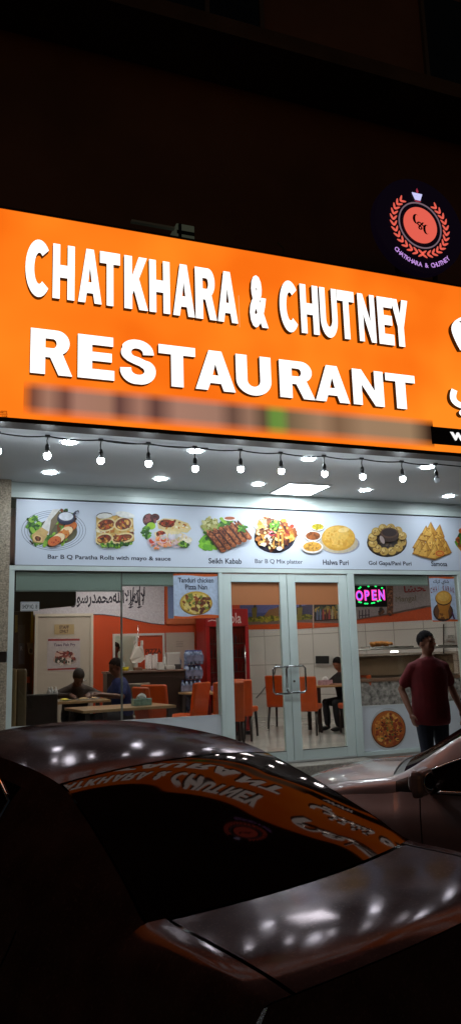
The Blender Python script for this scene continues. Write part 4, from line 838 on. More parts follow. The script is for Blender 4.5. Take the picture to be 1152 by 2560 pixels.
t = thing('booth_bench', 'tan wooden booth with a rounded end beside the window frame', 'booth', (.88,.8,0))
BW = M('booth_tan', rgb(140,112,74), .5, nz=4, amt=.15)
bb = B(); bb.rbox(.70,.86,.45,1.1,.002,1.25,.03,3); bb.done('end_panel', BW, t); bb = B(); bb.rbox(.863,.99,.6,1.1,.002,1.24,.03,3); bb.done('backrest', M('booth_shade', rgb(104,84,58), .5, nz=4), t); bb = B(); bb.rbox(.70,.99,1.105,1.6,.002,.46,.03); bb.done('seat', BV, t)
def tissue_box(x, y, z, rz, label, col):
    t = thing('tissue_box', label, 'tissue box', (x,y,z), rz, group='tissue boxes on the tables')
    bb = B(); bb.rbox(-.12,.12,-.055,.055,.001,.085,.005); bb.done('carton', M('carton_'+('teal','mauve','pink')[col], (rgb(150,186,180),rgb(120,110,150),rgb(180,140,150))[col], .5, nz=18, amt=.35), t, True)
    bb = B(); b2 = bmesh.new(); bmesh.ops.create_icosphere(b2, subdivisions=2, radius=1)
    for v in b2.verts: v.co = Vector((v.co.x*.07, v.co.y*.03, .088+max(0,v.co.z)*.055))*1.0+Vector((random.uniform(-.006,.006),random.uniform(-.006,.006),random.uniform(0,.012)))
    bb.join(b2); bb.done('tissue', M('tissue_white', (.7,.68,.66), .8), t, True)
tissue_box(2.42,.74,.736,.1,'teal and purple tissue box on the table behind the window glass',0)
tissue_box(4.22,2.85,.771,-.2,'tissue box with crumpled tissue on the table before the fridge',1)
tissue_box(6.30,3.16,.776,.1,'pink tissue box on the table by the seated boy',2)
for i, (x, y) in enumerate(((1.44,2.06),(1.53,2.06),(1.49,2.16))):
    t = thing('water_bottle', ('water bottle at the end of the diners table','second water bottle on the diners table, nearer the plates','water bottle behind the other two on the diners table')[i], 'bottle', (x,y,.771)); bb = B(); bb.lathe((x,y,.771),[(.03,0),(.032,.03),(.030,.10),(.033,.13),(.012,.18)],12); bb.done('body', film_mat('pet_clear', (.5,.5,.52), .5), t); bb = B(); bb.lathe((x,y,.771),[(.0135,.181),(.0135,.2)],10); bb.done('cap', WP, t)
for i, (x, y, r) in enumerate(((1.66,2.12,.11),(1.92,2.10,.12),(2.08,2.22,.10))):
    t = thing('plate', ('white plate with yellow rice on the diners table','white plate of bread before the bent diner','small plate before the blue shirted diner')[i], 'plate', (x,y,.771)); bb = B(); bb.lathe((x,y,.771),[(r*.6,0),(r,.014),(r*.95,.016),(r*.6,.006)],20); bb.done('dish', WP, t)
    bb = B(); bb.ell((x,y,.785),r*.6,r*.6,.025,12,6); bb.done('food', M('rice_yellow' if i == 0 else 'bread_tan', rgb(200,180,60) if i == 0 else rgb(180,150,110), .8, nz=40), t)
# glass display case with trays on top
t = thing('display_case', 'glass food display case with a grey marbled base behind the man', 'display case', (7.4,2.4,0)); YG = 2.2
cx0, cx1 = FY(893,1660,YG)[0], FY(1148,1660,YG)[0]; zt = FY(950,1637,YG)[1]; zm = FY(950,1695,YG)[1]; 
bb = B(); bb.rbox(cx0,cx1,YG,2.5,.002,zm-.06,.01); bb.done('base', M('marble_grey', (.26,.24,.24), .3, nz=16, amt=.75, detail=8, col2=(.5,.47,.47)), t)
bb = B(); bb.rbox(cx0-.01,cx1+.01,YG-.02,2.52,zm-.058,zm,.01); bb.done('ledge', M('ledge_tan', rgb(128,98,82), .4), t)
bb = B(); bb.rbox(cx0+.02,cx1-.02,YG+.13,2.5,zm+.021,zt-.03,.02); bb.done('back_panel', M('case_tan', rgb(214,194,174), .5, nz=3, amt=.15), t)
bb = B(); bb.rbox(cx0+.03,cx1-.03,YG,2.48,zm+.001,zm+.02,.004); bb.rbox(cx0+.03,cx1-.03,YG+.02,YG+.34,zt-.029,zt-.015,.004); bb.done('shelf', M('steel_dull', (.4,.38,.36), .3, .8), t)
bb = B(); xl = FY(985,1632,YG+.06)[0]; bb.cone((xl-.07,YG+.06,zt+.045),(xl+.07,YG+.06,zt+.045),.012,.012,8); bb.done('added_case_tube', M('added_tube_glow', (.8,.8,.8), .5, emit=(1,.95,.9), es=10), t)  # glowing tube added to brighten the case, set where its bright streak lies
bb = B(); bb.box(cx0,cx1,YG-.006,YG-.001,zm+.001,zt+.02); bb.done('glass_front', glass_mat('case_glass', (.8,.76,.72)), t)
bb = B(); bb.rbox(cx0-.01,cx1+.01,YG-.03,2.5,zt+.081,zt+.105,.008); bb.done('top', M('steel_dull'), t)
TZ = zt+.106
for i, u in enumerate((950, 1000, 1110)):
    x = FY(u,1615,2.3)[0]; t = thing('food_tray', ('long steel tray of fried snacks on the display case','steel tray on the display case behind the man','steel tray at the far end of the display case')[i], 'tray', (x,2.3,TZ)); k = .28 if i == 0 else .2
    bb = B(); bb.rbox(x-k,x+k,2.2,2.48,TZ,TZ+.03,.008); bb.done('dish', M('steel_bright', (.6,.58,.55), .25, .9), t)
    if i == 0:
        bb = B()
        for _ in range(26): bb.ell((x+random.uniform(-.2,.26),random.uniform(2.26,2.42),TZ+.045+random.uniform(0,.05)),.045,.035,.03,8,6)
        bb.done('food', M('fried_gold', rgb(170,110,50), .7, nz=30, amt=.4), t)
t = thing('wall_monitor', 'small dark screen in a white frame on the white tiled wall', 'monitor', tuple(on_wall(806,1649,.05)))
def wquad(u0, v0, u1, v1, off0, off1, name, m, par):
    bb = B(); f = [bb.bm.verts.new(on_wall(*k, off1)) for k in ((u0,v0),(u1,v0),(u1,v1),(u0,v1))]; g = [bb.bm.verts.new(on_wall(*k, off0)) for k in ((u0,v0),(u1,v0),(u1,v1),(u0,v1))]; bb._f(f); bb._f(g[::-1])
    for i in range(4): bb._f([f[i], g[i], g[(i+1)%4], f[(i+1)%4]])
    return bb.done(name, m, par)
wquad(786,1638,829,1662,.0,.05,'frame',WP,t); wquad(788,1640,822,1659,.051,.056,'screen',M('screen_black'),t)
t = thing('card_machine', 'white device on the tiled wall beside the small screen', 'device', tuple(on_wall(840,1648,.05))); wquad(832,1640,850,1656,.0,.08,'casing',WP,t); wquad(836,1643,846,1650,.081,.085,'display',M('screen_black'),t)
t = thing('wall_clip', 'small steel bracket holding foil trays high on the tiled wall by the man', 'bracket', tuple(on_wall(1128,1595,.05))); wquad(1114,1597,1135,1602,.0,.10,'shelf',M('steel_dull'),t); wquad(1118,1588,1133,1596,.02,.09,'foil_tray',M('steel_bright'),t)
wquad(1106,1560,1109,1665,.0,.04,'pole',LEGM,t)

# ================================================================ people
def remeshed(name, build, mats, parent, voxel, smooth=6, loc=None, cut=None):
    bb = B(); build(bb); me = bpy.data.meshes.new('t'); bb.bm.to_mesh(me); bb.bm.free(); o = bpy.data.objects.new('t', me); C.objects.link(o)
    r = o.modifiers.new('r', 'REMESH'); r.mode = 'VOXEL'; r.voxel_size = voxel; r.use_smooth_shade = True
    s = o.modifiers.new('s', 'SMOOTH'); s.factor = .5; s.iterations = smooth
    bpy.context.view_layer.update(); dg = bpy.context.evaluated_depsgraph_get(); m2 = bpy.data.meshes.new_from_object(o.evaluated_get(dg)); bpy.data.objects.remove(o)
    m2.name = name; return link_mesh(name, m2, mats, parent, True, True)
def person(label, loc, rz, J, skin, shirt, trousers, hair, voxel=.011, cap=False, sc_=1.0, sleeve=.55, extra=None):
    t = thing('person', label, 'person', loc, rz); t.scale = (sc_,)*3
    hip, lean, hl = J['hip'], J.get('lean', 0), J.get('head_turn', 0)
    Lm = Matrix.Translation((0,0,hip)) @ Matrix.Rotation(lean, 4, 'X') @ Matrix.Translation((0,0,-.93))
    T = lambda x, y, z: Lm @ Vector((x,y,z))
    Lr = Lm.to_3x3(); hb = T(0,-.005,1.53); Hm = Matrix.Translation(hb) @ (Lr if not J.get('head_up') else Matrix.Rotation(lean*.45,3,'X')).to_4x4() @ Matrix.Rotation(J.get('nod',0),4,'X') @ Matrix.Rotation(hl,4,'Z') @ Matrix.Translation((0,.005,-1.53))
    Hh = lambda x, y, z: Hm @ Vector((x,y,z)); Hr = Hm.to_3x3()
    tw = J.get('wide', 1.0)
    def torso(bb, g, z0, z1):
        prof = ([(.745,.172,.122)] if z0 < .78 else [])+[(.80,.155 if z0 > .78 else .184,.115 if z0 > .78 else .133),(.93,.182,.132),(1.04,.172,.128),(1.16,.178,.128),(1.29,.186,.124),(1.365,.170,.108),(1.42,.128,.090),(1.46,.09,.075),(1.49,.068,.064)]
        R = []
        for z, rx, ry in prof:
            if z0-.02 <= z <= z1+.02: c = T(0,0,z); R.append((c, (rx+g)*tw, (ry+g)*(tw if z < 1.25 else 1)))
        n = 20; rings = [bb.ring(c, Lr@Vector((rx,0,0)), Lr@Vector((0,ry,0)), n) for c, rx, ry in R]
        for A, D in zip(rings, rings[1:]):
            for i in range(n): bb._f([A[i], A[(i+1)%n], D[(i+1)%n], D[i]])
        bb._f(rings[0][::-1]); bb._f(rings[-1])
    def limb(bb, pts, rs):
        bb.tube(pts, rs, 12)
        for p, r in zip(pts, rs): bb.ell(p, r*.98, r*.98, r*.98, 12, 8)
    arms = []
    for s, key in ((-1,'armR'), (1,'armL')):
        e, wv = J[key]; sh = T(s*.170*tw,.0,1.365); arms.append((s, sh, Vector(e), Vector(wv), J.get('hand'+key[-1], (0,0,-1))))
    legs = []
    for s, key in ((-1,'legR'), (1,'legL')):
        k, a = J[key]; legs.append((s, Vector((s*.09,0,hip-.03)), Vector(k), Vector(a)))
    def body(bb):
        torso(bb, -.006, .80, 1.5)
        bb.tube([T(0,0,1.43), T(0,-.005,1.50), Hh(0,-.01,1.57)], [.066,.057,.056], 14)
        bb.ell(Hh(0,.0,1.648), .076,.097,.105, 18,12, Hr); bb.ell(Hh(0,-.035,1.585), .056,.062,.062, 14,10, Hr); bb.ell(Hh(0,-.072,1.548), .026,.022,.02, 10,8, Hr)
        bb.cone(Hh(0,-.088,1.66), Hh(0,-.118,1.612), .009,.017, 8); bb.ell(Hh(0,-.112,1.614), .017,.013,.012, 8,6, Hr)
        for s in (-1,1):
            bb.ell(Hh(s*.078,.01,1.625), .010,.022,.034, 8,6, Hr); bb.ell(Hh(s*.033,-.080,1.668), .024,.016,.010, 8,6, Hr); bb.ell(Hh(s*.045,-.066,1.61), .024,.022,.026, 8,6, Hr)
        bb.ell(Hh(0,-.096,1.575), .024,.012,.007, 8,6, Hr); bb.ell(Hh(0,-.094,1.563), .020,.012,.007, 8,6, Hr)
        for s, sh, e, wv, hd in arms:
            limb(bb, [sh, (sh+e)/2, e, e+(wv-e)*.35, wv], [.052,.046,.039,.040,.027])
            d = Vector(hd).normalized(); th_dir = Vector((0,-1,0)) if abs(d.y) < .7 else Vector((-s,0,0)); side = (th_dir-d*th_dir.dot(d)).normalized(); nrm = d.cross(side)
            pc = wv+d*.048; rot = Matrix((side, d, nrm)).transposed(); bb.ell(pc, .040,.054,.017, 14,10, rot); bb.tube([wv,pc],[.026,.03],10)
            cur = nrm*(-1 if nrm.x*s > 0 else 1)
            for k, L in enumerate((.066,.074,.069,.054)):
                b0 = wv+d*.088+side*(.030-.020*k); p1 = b0+d*L*.42+cur*L*.10; p2 = p1+d*L*.28+cur*L*.22; p3 = p2+d*L*.14+cur*L*.28
                bb.tube([b0-d*.02,b0,p1,p2,p3],[.0105,.0105,.010,.009,.007],8)
            b0 = wv+d*.025+side*.030; bb.tube([b0, b0+side*.026+d*.022+cur*.008, b0+side*.036+d*.050+cur*.018, b0+side*.034+d*.070+cur*.028],[.0145,.0125,.0105,.008],8)
        for s, h, k, a in legs:
            limb(bb, [h, (h+k)/2, k, k+(a-k)*.35, a], [.088,.074,.055,.056,.038])
            f = a+Vector((s*.01,-.02,-.055)); bb.ell(f+Vector((0,-.06,0)), .042,.115,.034, 12,8)
    remeshed('body', body, skin, t, voxel, 3)
    def top(bb):
        torso(bb, .016, J.get('hem',.86), 1.46)
        for s, sh, e, wv, hd in arms:
            q = sh+(e-sh)*sleeve*1.25 if sleeve < .8 else wv; P = [T(s*.11*tw,0,1.385), sh+Vector((0,0,-.004)), sh+(e-sh)*.5, q] if sleeve < .8 else [T(s*.11*tw,0,1.385), sh, (sh+e)/2, e, wv]
            limb(bb, P, [.062,.064,.065,.067] if sleeve < .8 else [.07,.066,.058,.052,.040])
        bb.tube([T(0,0,1.42), T(0,-.003,1.485)], [.09,.068], 16)
    remeshed('shirt', top, shirt, t, voxel*1.1, 12)
    def bottom(bb):
        torso(bb, .008, .80, .97)
        for s, h, k, a in legs: limb(bb, [h, (h+k)/2, k, k+(a-k)*.4, a+(k-a).normalized()*.03], [.104,.092,.074,.072,.060])
    remeshed('trousers', bottom, trousers, t, voxel*1.1, 5)
    def hr(bb):
        b2 = bmesh.new(); bmesh.ops.create_uvsphere(b2, u_segments=28, v_segments=20, radius=1)
        mm = Matrix.Translation(Hh(0,.010,1.660)) @ Hr.to_4x4() @ Matrix.Diagonal((.086,.104,.106,1))
        dl = [v for v in b2.verts if v.co.z < -.72+max(0, .45-v.co.y)*.80+random.uniform(-.06,.06)]
        bmesh.ops.delete(b2, geom=dl, context='VERTS')
        for v in b2.verts: v.co *= 1+random.uniform(-.03,.04)
        for f in b2.faces: f.smooth = True
        bb.join(b2, mm)
    bb = B(); hr(bb); bb.done('hair', hair, t, True)
    bb = B()
    for s in (-1,1): bb.ell(Hh(s*.032,-.083,1.645), .013,.008,.008, 10,8, Hr)
    bb.done('eyes', M('eye_dark', (.03,.02,.015), .2), t, True)
    for s, h, k, a in legs:
        bb = B(); f = a+Vector((s*.01,-.02,-.055)); bb.ell(f+Vector((0,-.06,-.002)), .05,.13,.038, 14,8); bb.ell(f+Vector((0,.03,.02)), .045,.05,.05,12,8); bb.done('shoe', M('shoe_black', (.012,.012,.012), .5), t, True)
    return t
SK = M('skin_brown', rgb(134,86,64), .5, nz=20, amt=.06); SK2 = M('skin_dark', rgb(96,60,46), .5); HB = M('hair_black', (.008,.006,.006), .8, nz=60, amt=.5, bump=.4, spec=.1)
standing = dict(hip=.93, lean=.02, head_turn=.55, nod=.06, hem=.745, wide=1.08, armR=((-.295,.07,1.13),(-.265,-.10,.88)), armL=((.30,.10,1.13),(.345,-.02,.88)), handR=(.08,-.25,-1), handL=(0,-.1,-1), legR=((-.10,-.06,.50),(-.105,-.03,.09)), legL=((.11,.02,.50),(.14,.10,.09)))
mx, mz = FY(1062,1583,-2.2)
person('man in a dark red T-shirt and navy trousers standing before the shop window', (mx-.005,-2.2,ZP+.012), -.22, standing, SK, M('tshirt_red', rgb(104,12,20), .85, nz=7, amt=.22, bump=.5), M('trousers_navy', rgb(28,30,46), .85, nz=8, amt=.2), HB, .0095, sc_=.925)
def seat(lean, nod, hands, head=0, k=.0, up=False): return dict(hip=.52, lean=lean, nod=nod, head_turn=head, head_up=up, hem=.86, armR=hands[0], armL=hands[1], handR=(.3,-1,-.1), handL=(-.3,-1,-.1), legR=((-.13,-.42,.50),(-.14,-.38,.09)), legL=((.13,-.42,.50),(.14,-.38,.09)))
person('diner in a brown shirt bent forward over his plate', (1.90,2.78,0), .0, seat(.56,.40,(((-.34,-.26,.82),(-.13,-.50,.84)),((.34,-.26,.82),(.13,-.50,.84)))), SK2, M('shirt_brown', rgb(62,50,46), .9, nz=9, amt=.25, bump=.4), M('trousers_navy'), M('hair_grey_brown', rgb(34,26,24), .8, nz=50, amt=.4), .013, sleeve=.9)
person('diner in a blue shirt sitting sideways at the end of the table', (2.52,2.22,0), -1.45, seat(.12,.25,(((-.30,-.12,.80),(-.15,-.40,.84)),((.30,-.12,.80),(.15,-.40,.84)))), SK2, M('shirt_blue', rgb(26,36,84), .9, nz=9, amt=.25, bump=.4), M('trousers_black', (.015,.015,.018), .9), HB, .013)
person('boy in black clothes leaning on a table beside the tissue box', (6.80,3.34,0), -1.3, seat(.20,.35,(((-.28,-.2,.80),(-.12,-.45,.83)),((.28,-.2,.80),(.12,-.45,.83)))), SK, M('shirt_black', (.015,.013,.015), .9), M('trousers_black'), HB, .013, sc_=.94)
cx_, cz_ = FY(293,1606,4.5)
person('cook with black hair and a pale shirt seen through the kitchen hatch', (cx_-.03,4.55,cz_-1.755), -1.0, dict(hip=.93, lean=.0, head_turn=.2, hem=.86, armR=((-.26,-.05,1.14),(-.2,-.25,1.05)), armL=((.26,-.05,1.14),(.2,-.25,1.05)), legR=((-.1,0,.5),(-.1,.02,.09)), legL=((.1,0,.5),(.1,.02,.09))), SK2, M('shirt_pale', rgb(170,186,184), .8), M('trousers_black'), HB, .014)
# ================================================================ cars
def pchip(xs, ys):
    xs, ys = np.array(xs, float), np.array(ys, float); h = np.diff(xs); dl = np.diff(ys)/h; m = np.zeros(len(xs))
    for i in range(1, len(xs)-1):
        if dl[i-1]*dl[i] > 0: w1, w2 = 2*h[i]+h[i-1], h[i]+2*h[i-1]; m[i] = (w1+w2)/(w1/dl[i-1]+w2/dl[i])
    m[0], m[-1] = dl[0], dl[-1]
    def f(x):
        x = min(max(x, xs[0]), xs[-1]); i = min(int(np.searchsorted(xs, x, 'right'))-1, len(xs)-2); t = (x-xs[i])/h[i]
        return (1+2*t)*(1-t)**2*ys[i]+t*(1-t)**2*h[i]*m[i]+t*t*(3-2*t)*ys[i+1]+t*t*(t-1)*h[i]*m[i+1]
    return f
KEY = dict(
 y =[-.05,.02, .25, .45, .475,.60, .80, 1.0, 1.19, 1.30, 1.6, 2.0, 2.3, 2.7, 3.12,3.2, 3.6, 3.95,4.2],
 zc=[.998,1.016,1.031,1.037,1.040,1.1055,1.2017,1.294,1.371,1.401,1.452,1.484,1.462,1.30,1.065,1.035,.975,.885,.74],
 cr=[.018,.014,.008,.003,.002,.004,.012,.024,.035,.040,.052,.062,.062,.062,.052,.05,.05,.06,.06],
 wt=[.68,.69,.675,.655,.65,.628,.595,.565,.54,.545,.56,.575,.565,.62,.70,.71,.69,.63,.52],
 wb=[.735,.755,.765,.77,.772,.778,.79,.802,.81,.815,.82,.822,.82,.80,.775,.765,.745,.70,.60],
 zb=[.875,.89,.902,.91,.912,.92,.935,.95,.955,.953,.948,.942,.935,.925,.92,.905,.865,.77,.64],
 wm=[.78,.81,.855,.87,.875,.878,.885,.89,.89,.89,.89,.89,.89,.89,.885,.88,.87,.82,.70],
 bw=[.10,.10,.11,.115,.113,.107,.086,.064,.043,.034,.01,0,-.03,-.09,-.14,-.15,-.20,-.27,-.30])
YF_ = 4.2
KGL = {k: list(v) for k, v in KEY.items()}
i0 = KEY['y'].index(.475)
for k in KEY:
    sl = (KEY[k][i0+1]-KEY[k][i0])/(KEY['y'][i0+1]-KEY['y'][i0])
    for j in range(i0): KGL[k][j] = KEY[k][i0]+(sl*(KEY['y'][j]-KEY['y'][i0]) if k != 'y' else 0)
KGL['y'] = KEY['y']
class Body:
    def __init__(s, K): s.f = {k: pchip(K['y'], K[k]) for k in K if k != 'y'}
    def P(s, y, t, sg=1, off=0.0):
        # t 0..1 upper surface from the centre line out, 1..2 glass band or shoulder, 2..3 flank
        f = s.f; zc, cr, wt, wb, zb, wm, bw = (f[k](y) for k in ('zc','cr','wt','wb','zb','wm','bw')); ts = abs(t)
        if t < 0: sg = -sg
        if ts <= 1: x = wt*ts; z = zc-cr*(.91*ts**2+.09*ts**4)
        elif ts <= 2:
            k = ts-1; zt = zc-cr; x = wt+(wb-wt)*(k+.12*math.sin(k*math.pi)); z = zt+(zb-zt)*(k-.10*math.sin(k*math.pi)*(1 if zt-zb < .15 else .2))
        else:
            k = ts-2; zr = .22; z = zb+(zr-zb)*k; e = math.sin(min(1,k*3.0)*math.pi/2); x = wb+(wm-wb)*e - (.06*max(0,k-.62)/.38)**1.0*1.0*.9
            if k < .16: x -= .006*math.sin(k/.16*math.pi)
        p = Vector((x*sg, y+bw*(x/.8)**2, z))
        if off:
            n = (s.P(y+.01,t,sg if t >= 0 else -sg)-s.P(y-.01,t,sg if t >= 0 else -sg)).cross(s.P(y,t+.01,sg if t >= 0 else -sg)-s.P(y,t-.01,sg if t >= 0 else -sg)).normalized()
            c = Vector((0, y, .55)); n = n if n.dot(p-c) > 0 else -n; p = p+n*off
        return p
    def patch(s, bb, y0, y1, t0, t1, sg=1, ny=None, nt=None, off=0.0, edge=None, keep=None):
        ny = ny or max(3, int((y1-y0)/.035)); nt = nt or max(3, int(abs(t1-t0)*14)); rows = []
        for i in range(ny+1):
            r = []
            for j in range(nt+1):
                t = t0+(t1-t0)*j/nt; a = i/ny; ya, yb = y0, y1
                if edge: ya, yb = edge(t)
                r.append(s.P(ya+(yb-ya)*a, t, sg, off))
            rows.append(r)
        V = [[bb.bm.verts.new(p) for p in r] for r in rows]
        for a in range(ny):
            for b in range(nt):
                q = [V[a][b],V[a][b+1],V[a+1][b+1],V[a+1][b]]
                if keep and not keep(sum((v.co for v in q), Vector())/4): continue
                f = bb._f(q)
                if f: f.smooth = True
def finish(bb, name, mats, par):
    bmesh.ops.recalc_face_normals(bb.bm, faces=bb.bm.faces[:])
    # outward: compare with the body's centre
    c = Vector((0, 2.1, .6)); s_ = sum((1 if f.normal.dot(f.calc_center_median()-Vector((0,min(max(f.calc_center_median().y,.6),3.6),.6))) > 0 else -1)*f.calc_area() for f in bb.bm.faces)
    if s_ < 0: bmesh.ops.reverse_faces(bb.bm, faces=bb.bm.faces[:])
    for v in [v for v in bb.bm.verts if not v.link_faces]: bb.bm.verts.remove(v)
    return bb.done(name, mats, par, True)
def car_paint(name, col, rough, coat_rough, metal=0.0, spec=.06, cw=.38):
    m = M(name, col, rough, metal, nz=6, amt=.06, spec=spec, coat=cw, coat_rough=coat_rough, detail=6); t = m.node_tree; b = t.nodes['Principled BSDF']
    n = t.nodes.new('ShaderNodeTexNoise'); n.inputs['Scale'].default_value = 9; n.inputs['Detail'].default_value = 6; tc = t.nodes.new('ShaderNodeTexCoord'); t.links.new(tc.outputs['Object'], n.inputs[0])
    mr = t.nodes.new('ShaderNodeMapRange'); mr.inputs[1].default_value = .3; mr.inputs[2].default_value = .75; mr.inputs[3].default_value = coat_rough*.6; mr.inputs[4].default_value = coat_rough*1.7
    t.links.new(n.outputs['Fac'], mr.inputs[0]); t.links.new(mr.outputs[0], b.inputs['Coat Roughness']); b.inputs['Coat IOR'].default_value = 1.42; return m
def tinted_glass(name, k):
    m = bpy.data.materials.new(name); m.use_nodes = True; t = m.node_tree; t.nodes.remove(t.nodes['Principled BSDF'])
    d = t.nodes.new('ShaderNodeBsdfDiffuse'); d.inputs[0].default_value = (.011,.0065,.0055,1); g = t.nodes.new('ShaderNodeBsdfGlossy'); g.inputs[0].default_value = (k,k*.80,k*.74,1); g.inputs['Roughness'].default_value = .032
    f = t.nodes.new('ShaderNodeFresnel'); f.inputs[0].default_value = 1.45; x = t.nodes.new('ShaderNodeMixShader'); t.links.new(f.outputs[0], x.inputs[0]); t.links.new(d.outputs[0], x.inputs[1]); t.links.new(g.outputs[0], x.inputs[2]); t.links.new(x.outputs[0], t.nodes['Material Output'].inputs[0]); return m
CG = tinted_glass('car_glass', .36)
BLK = M('trim_black', (.006,.006,.006), .35); CHR = M('chrome', (.75,.75,.76), .12, 1.0)
def car(label, loc, rz, paint, K=KEY):
    S = Body(K); t = thing('parked_car', label, 'car', loc, rz)
    wheels = ((.80,), (3.42,))
    def keep(c): return all(math.hypot(c.y-w_[0], c.z-.315) > .365 for w_ in wheels)
    shell = B()
    S.patch(shell, -.035, YF_-.01, -2.0, 2.0, 1, 70, 40, off=-.022)
    for sg in (-1,1): S.patch(shell, -.035, YF_-.01, 2.0, 3.0, sg, 110, 26, off=-.022, keep=keep)
    finish(shell, 'inner_shell', BLK, t)
    g = .0045
    # upper panels
    bb = B(); S.patch(bb, -.045, .452, -.88, .88, 1, 20, 40); lid = finish(bb, 'trunk_lid', paint, t)
    bb = B(); Body(KGL).patch(bb, .472, 1.186, -.985, .985, 1, 48, 44); finish(bb, 'rear_window', CG, t)
    bb = B(); S.patch(bb, 1.198, 2.30, -1.0, 1.0, 1, 34, 40); finish(bb, 'roof', paint, t)
    bb = B(); S.patch(bb, 2.315, 3.10, -.965, .965, 1, 30, 36); finish(bb, 'windshield', CG, t)
    bb = B(); S.patch(bb, 3.185, YF_-.02, -.93, .93, 1, 30, 36); finish(bb, 'bonnet', paint, t)
    bb = B(); S.patch(bb, 3.108, 3.178, -.965, .965, 1, 3, 30, off=-.006); finish(bb, 'cowl', BLK, t)
    for sg in (-1, 1):
        # rear quarter and C pillar
        bb = B(); S.patch(bb, -.045, .47, .90, 2.0, sg, 18, 14); S.patch(bb, .47, 1.198, 1.0, 2.0, sg, 24, 12); S.patch(bb, 1.198, 1.375, 1.13, 2.0, sg, 6, 12)
        S.patch(bb, -.05, .95, 2.0, 3.0, sg, 40, 26, keep=keep); finish(bb, 'rear_quarter', paint, t)
        bb = B(); S.patch(bb, 1.198, 2.36, 1.0, 1.14, sg, 30, 4); S.patch(bb, 2.36, 3.16, .97, 1.36, sg, 26, 7); finish(bb, 'roof_rail', paint, t)
        bb = B(); bb.tube([S.P(1.37+k*.05, 1.955, sg, .006) for k in range(31)], .0085, 8); bb.done('belt_moulding', CHR, t, True)
        bb = B(); bb.tube([S.P(1.37, 1.90, sg, .004), S.P(1.37, 1.5, sg, .004)]+[S.P(1.38+k*.058, 1.26-.12*min(1,k/3), sg, .004) for k in range(17)]+[S.P(2.37+k*.06, 1.14+.26*min(1,k/3), sg, .004) for k in range(10)], .006, 8); bb.done('window_moulding', CHR, t, True)
        bb = B(); S.patch(bb, 1.385, 1.72, 1.15, 1.895, sg, 14, 10, off=-.004); finish(bb, 'side_window', CG, t)
        bb = B(); S.patch(bb, 1.80, 2.36, 1.15, 1.895, sg, 18, 10, off=-.004); S.patch(bb, 2.36, 2.92, 1.37, 1.895, sg, 16, 9, off=-.004); finish(bb, 'side_window', CG, t)
        bb = B(); S.patch(bb, 1.722, 1.798, 1.145, 1.895, sg, 3, 8, off=.001); finish(bb, 'window_pillar', BLK, t)
        bb = B(); S.patch(bb, 2.92, 3.17, 1.37, 1.99, sg, 8, 9, off=-.001); finish(bb, 'mirror_base', BLK, t)
        for y0, y1 in ((.955, 1.80), (1.808, 2.985)):
            bb = B(); S.patch(bb, y0+g, y1-g, 2.0, 2.93, sg, 34, 26, keep=keep); dr = finish(bb, 'door', paint, t)
            bb = B(); h0 = S.P(y0+.06, 2.22, sg, .028); h1 = S.P(y0+.24, 2.22, sg, .028); bb.tube([S.P(y0+.05,2.22,sg,.0), h0, (h0+h1)/2, h1, S.P(y0+.25,2.22,sg,.0)], .011, 8); bb.done('handle', CHR, dr, True)
        bb = B(); S.patch(bb, 2.985+g, 3.18, 2.0, 3.0, sg, 10, 26, keep=keep); S.patch(bb, 3.16, YF_-.02, .945, 2.0, sg, 30, 14); S.patch(bb, 3.18, YF_, 2.0, 3.0, sg, 34, 26, keep=keep); finish(bb, 'front_wing', paint, t)
        bb = B(); S.patch(bb, .955, 2.985, 2.935, 3.0, sg, 30, 3, keep=keep); finish(bb, 'sill', BLK, t)
        # mirror
        m0 = S.P(2.90, 1.93, sg); bb = B(); bb.rbox(m0.x+sg*.16-.115,m0.x+sg*.16+.115,m0.y-.05,m0.y+.06,m0.z-.005,m0.z+.155,.045,4)
        for v in bb.bm.verts:
            if v.co.y > m0.y+.02: v.co.x += (m0.x+sg*.16-v.co.x)*.35; v.co.z += (m0.z+.08-v.co.z)*.3
        mi = bb.done('mirror', paint, t, True)
        bb = B(); bb.tube([m0+Vector((-sg*.02,0,.0)), m0+Vector((sg*.06,0,.03)), m0+Vector((sg*.12,0,.05))], [.03,.022,.03], 8); bb.done('mirror_arm', BLK, mi, True)
        bb = B(); bb.ell(m0+Vector((sg*.16,-.051,.075)), .090,.006,.056, 16,10); bb.done('mirror_glass', M('mirror_glass', (.6,.6,.6), .03, 1.0), mi, True)
    # rear and front faces
    def face(y, sgn, name):
        ts = [2.0+k*.05 for k in range(0, 21)]; bb = B(); rows = [[S.P(y, -1+2*k/24.) for k in range(25)]]
        for q in [1.5]+ts:
            a, b = S.P(y, q, 1), S.P(y, q, -1); rows.append([Vector((b.x+(a.x-b.x)*k/24, y+(a.y-y)*((2*k/24-1)**2)-sgn*.0*(1-(2*k/24-1)**2)+sgn*.05*math.sin(min(1,(a.z-.22)/.75)*math.pi)*-1*(-1), a.z+ (0 if q > 1.6 else 0))) for k in range(25)])
        bb.grid(rows); return finish(bb, name, paint, t)
    face(-.05, -1, 'rear_bumper'); face(YF_, 1, 'front_bumper')
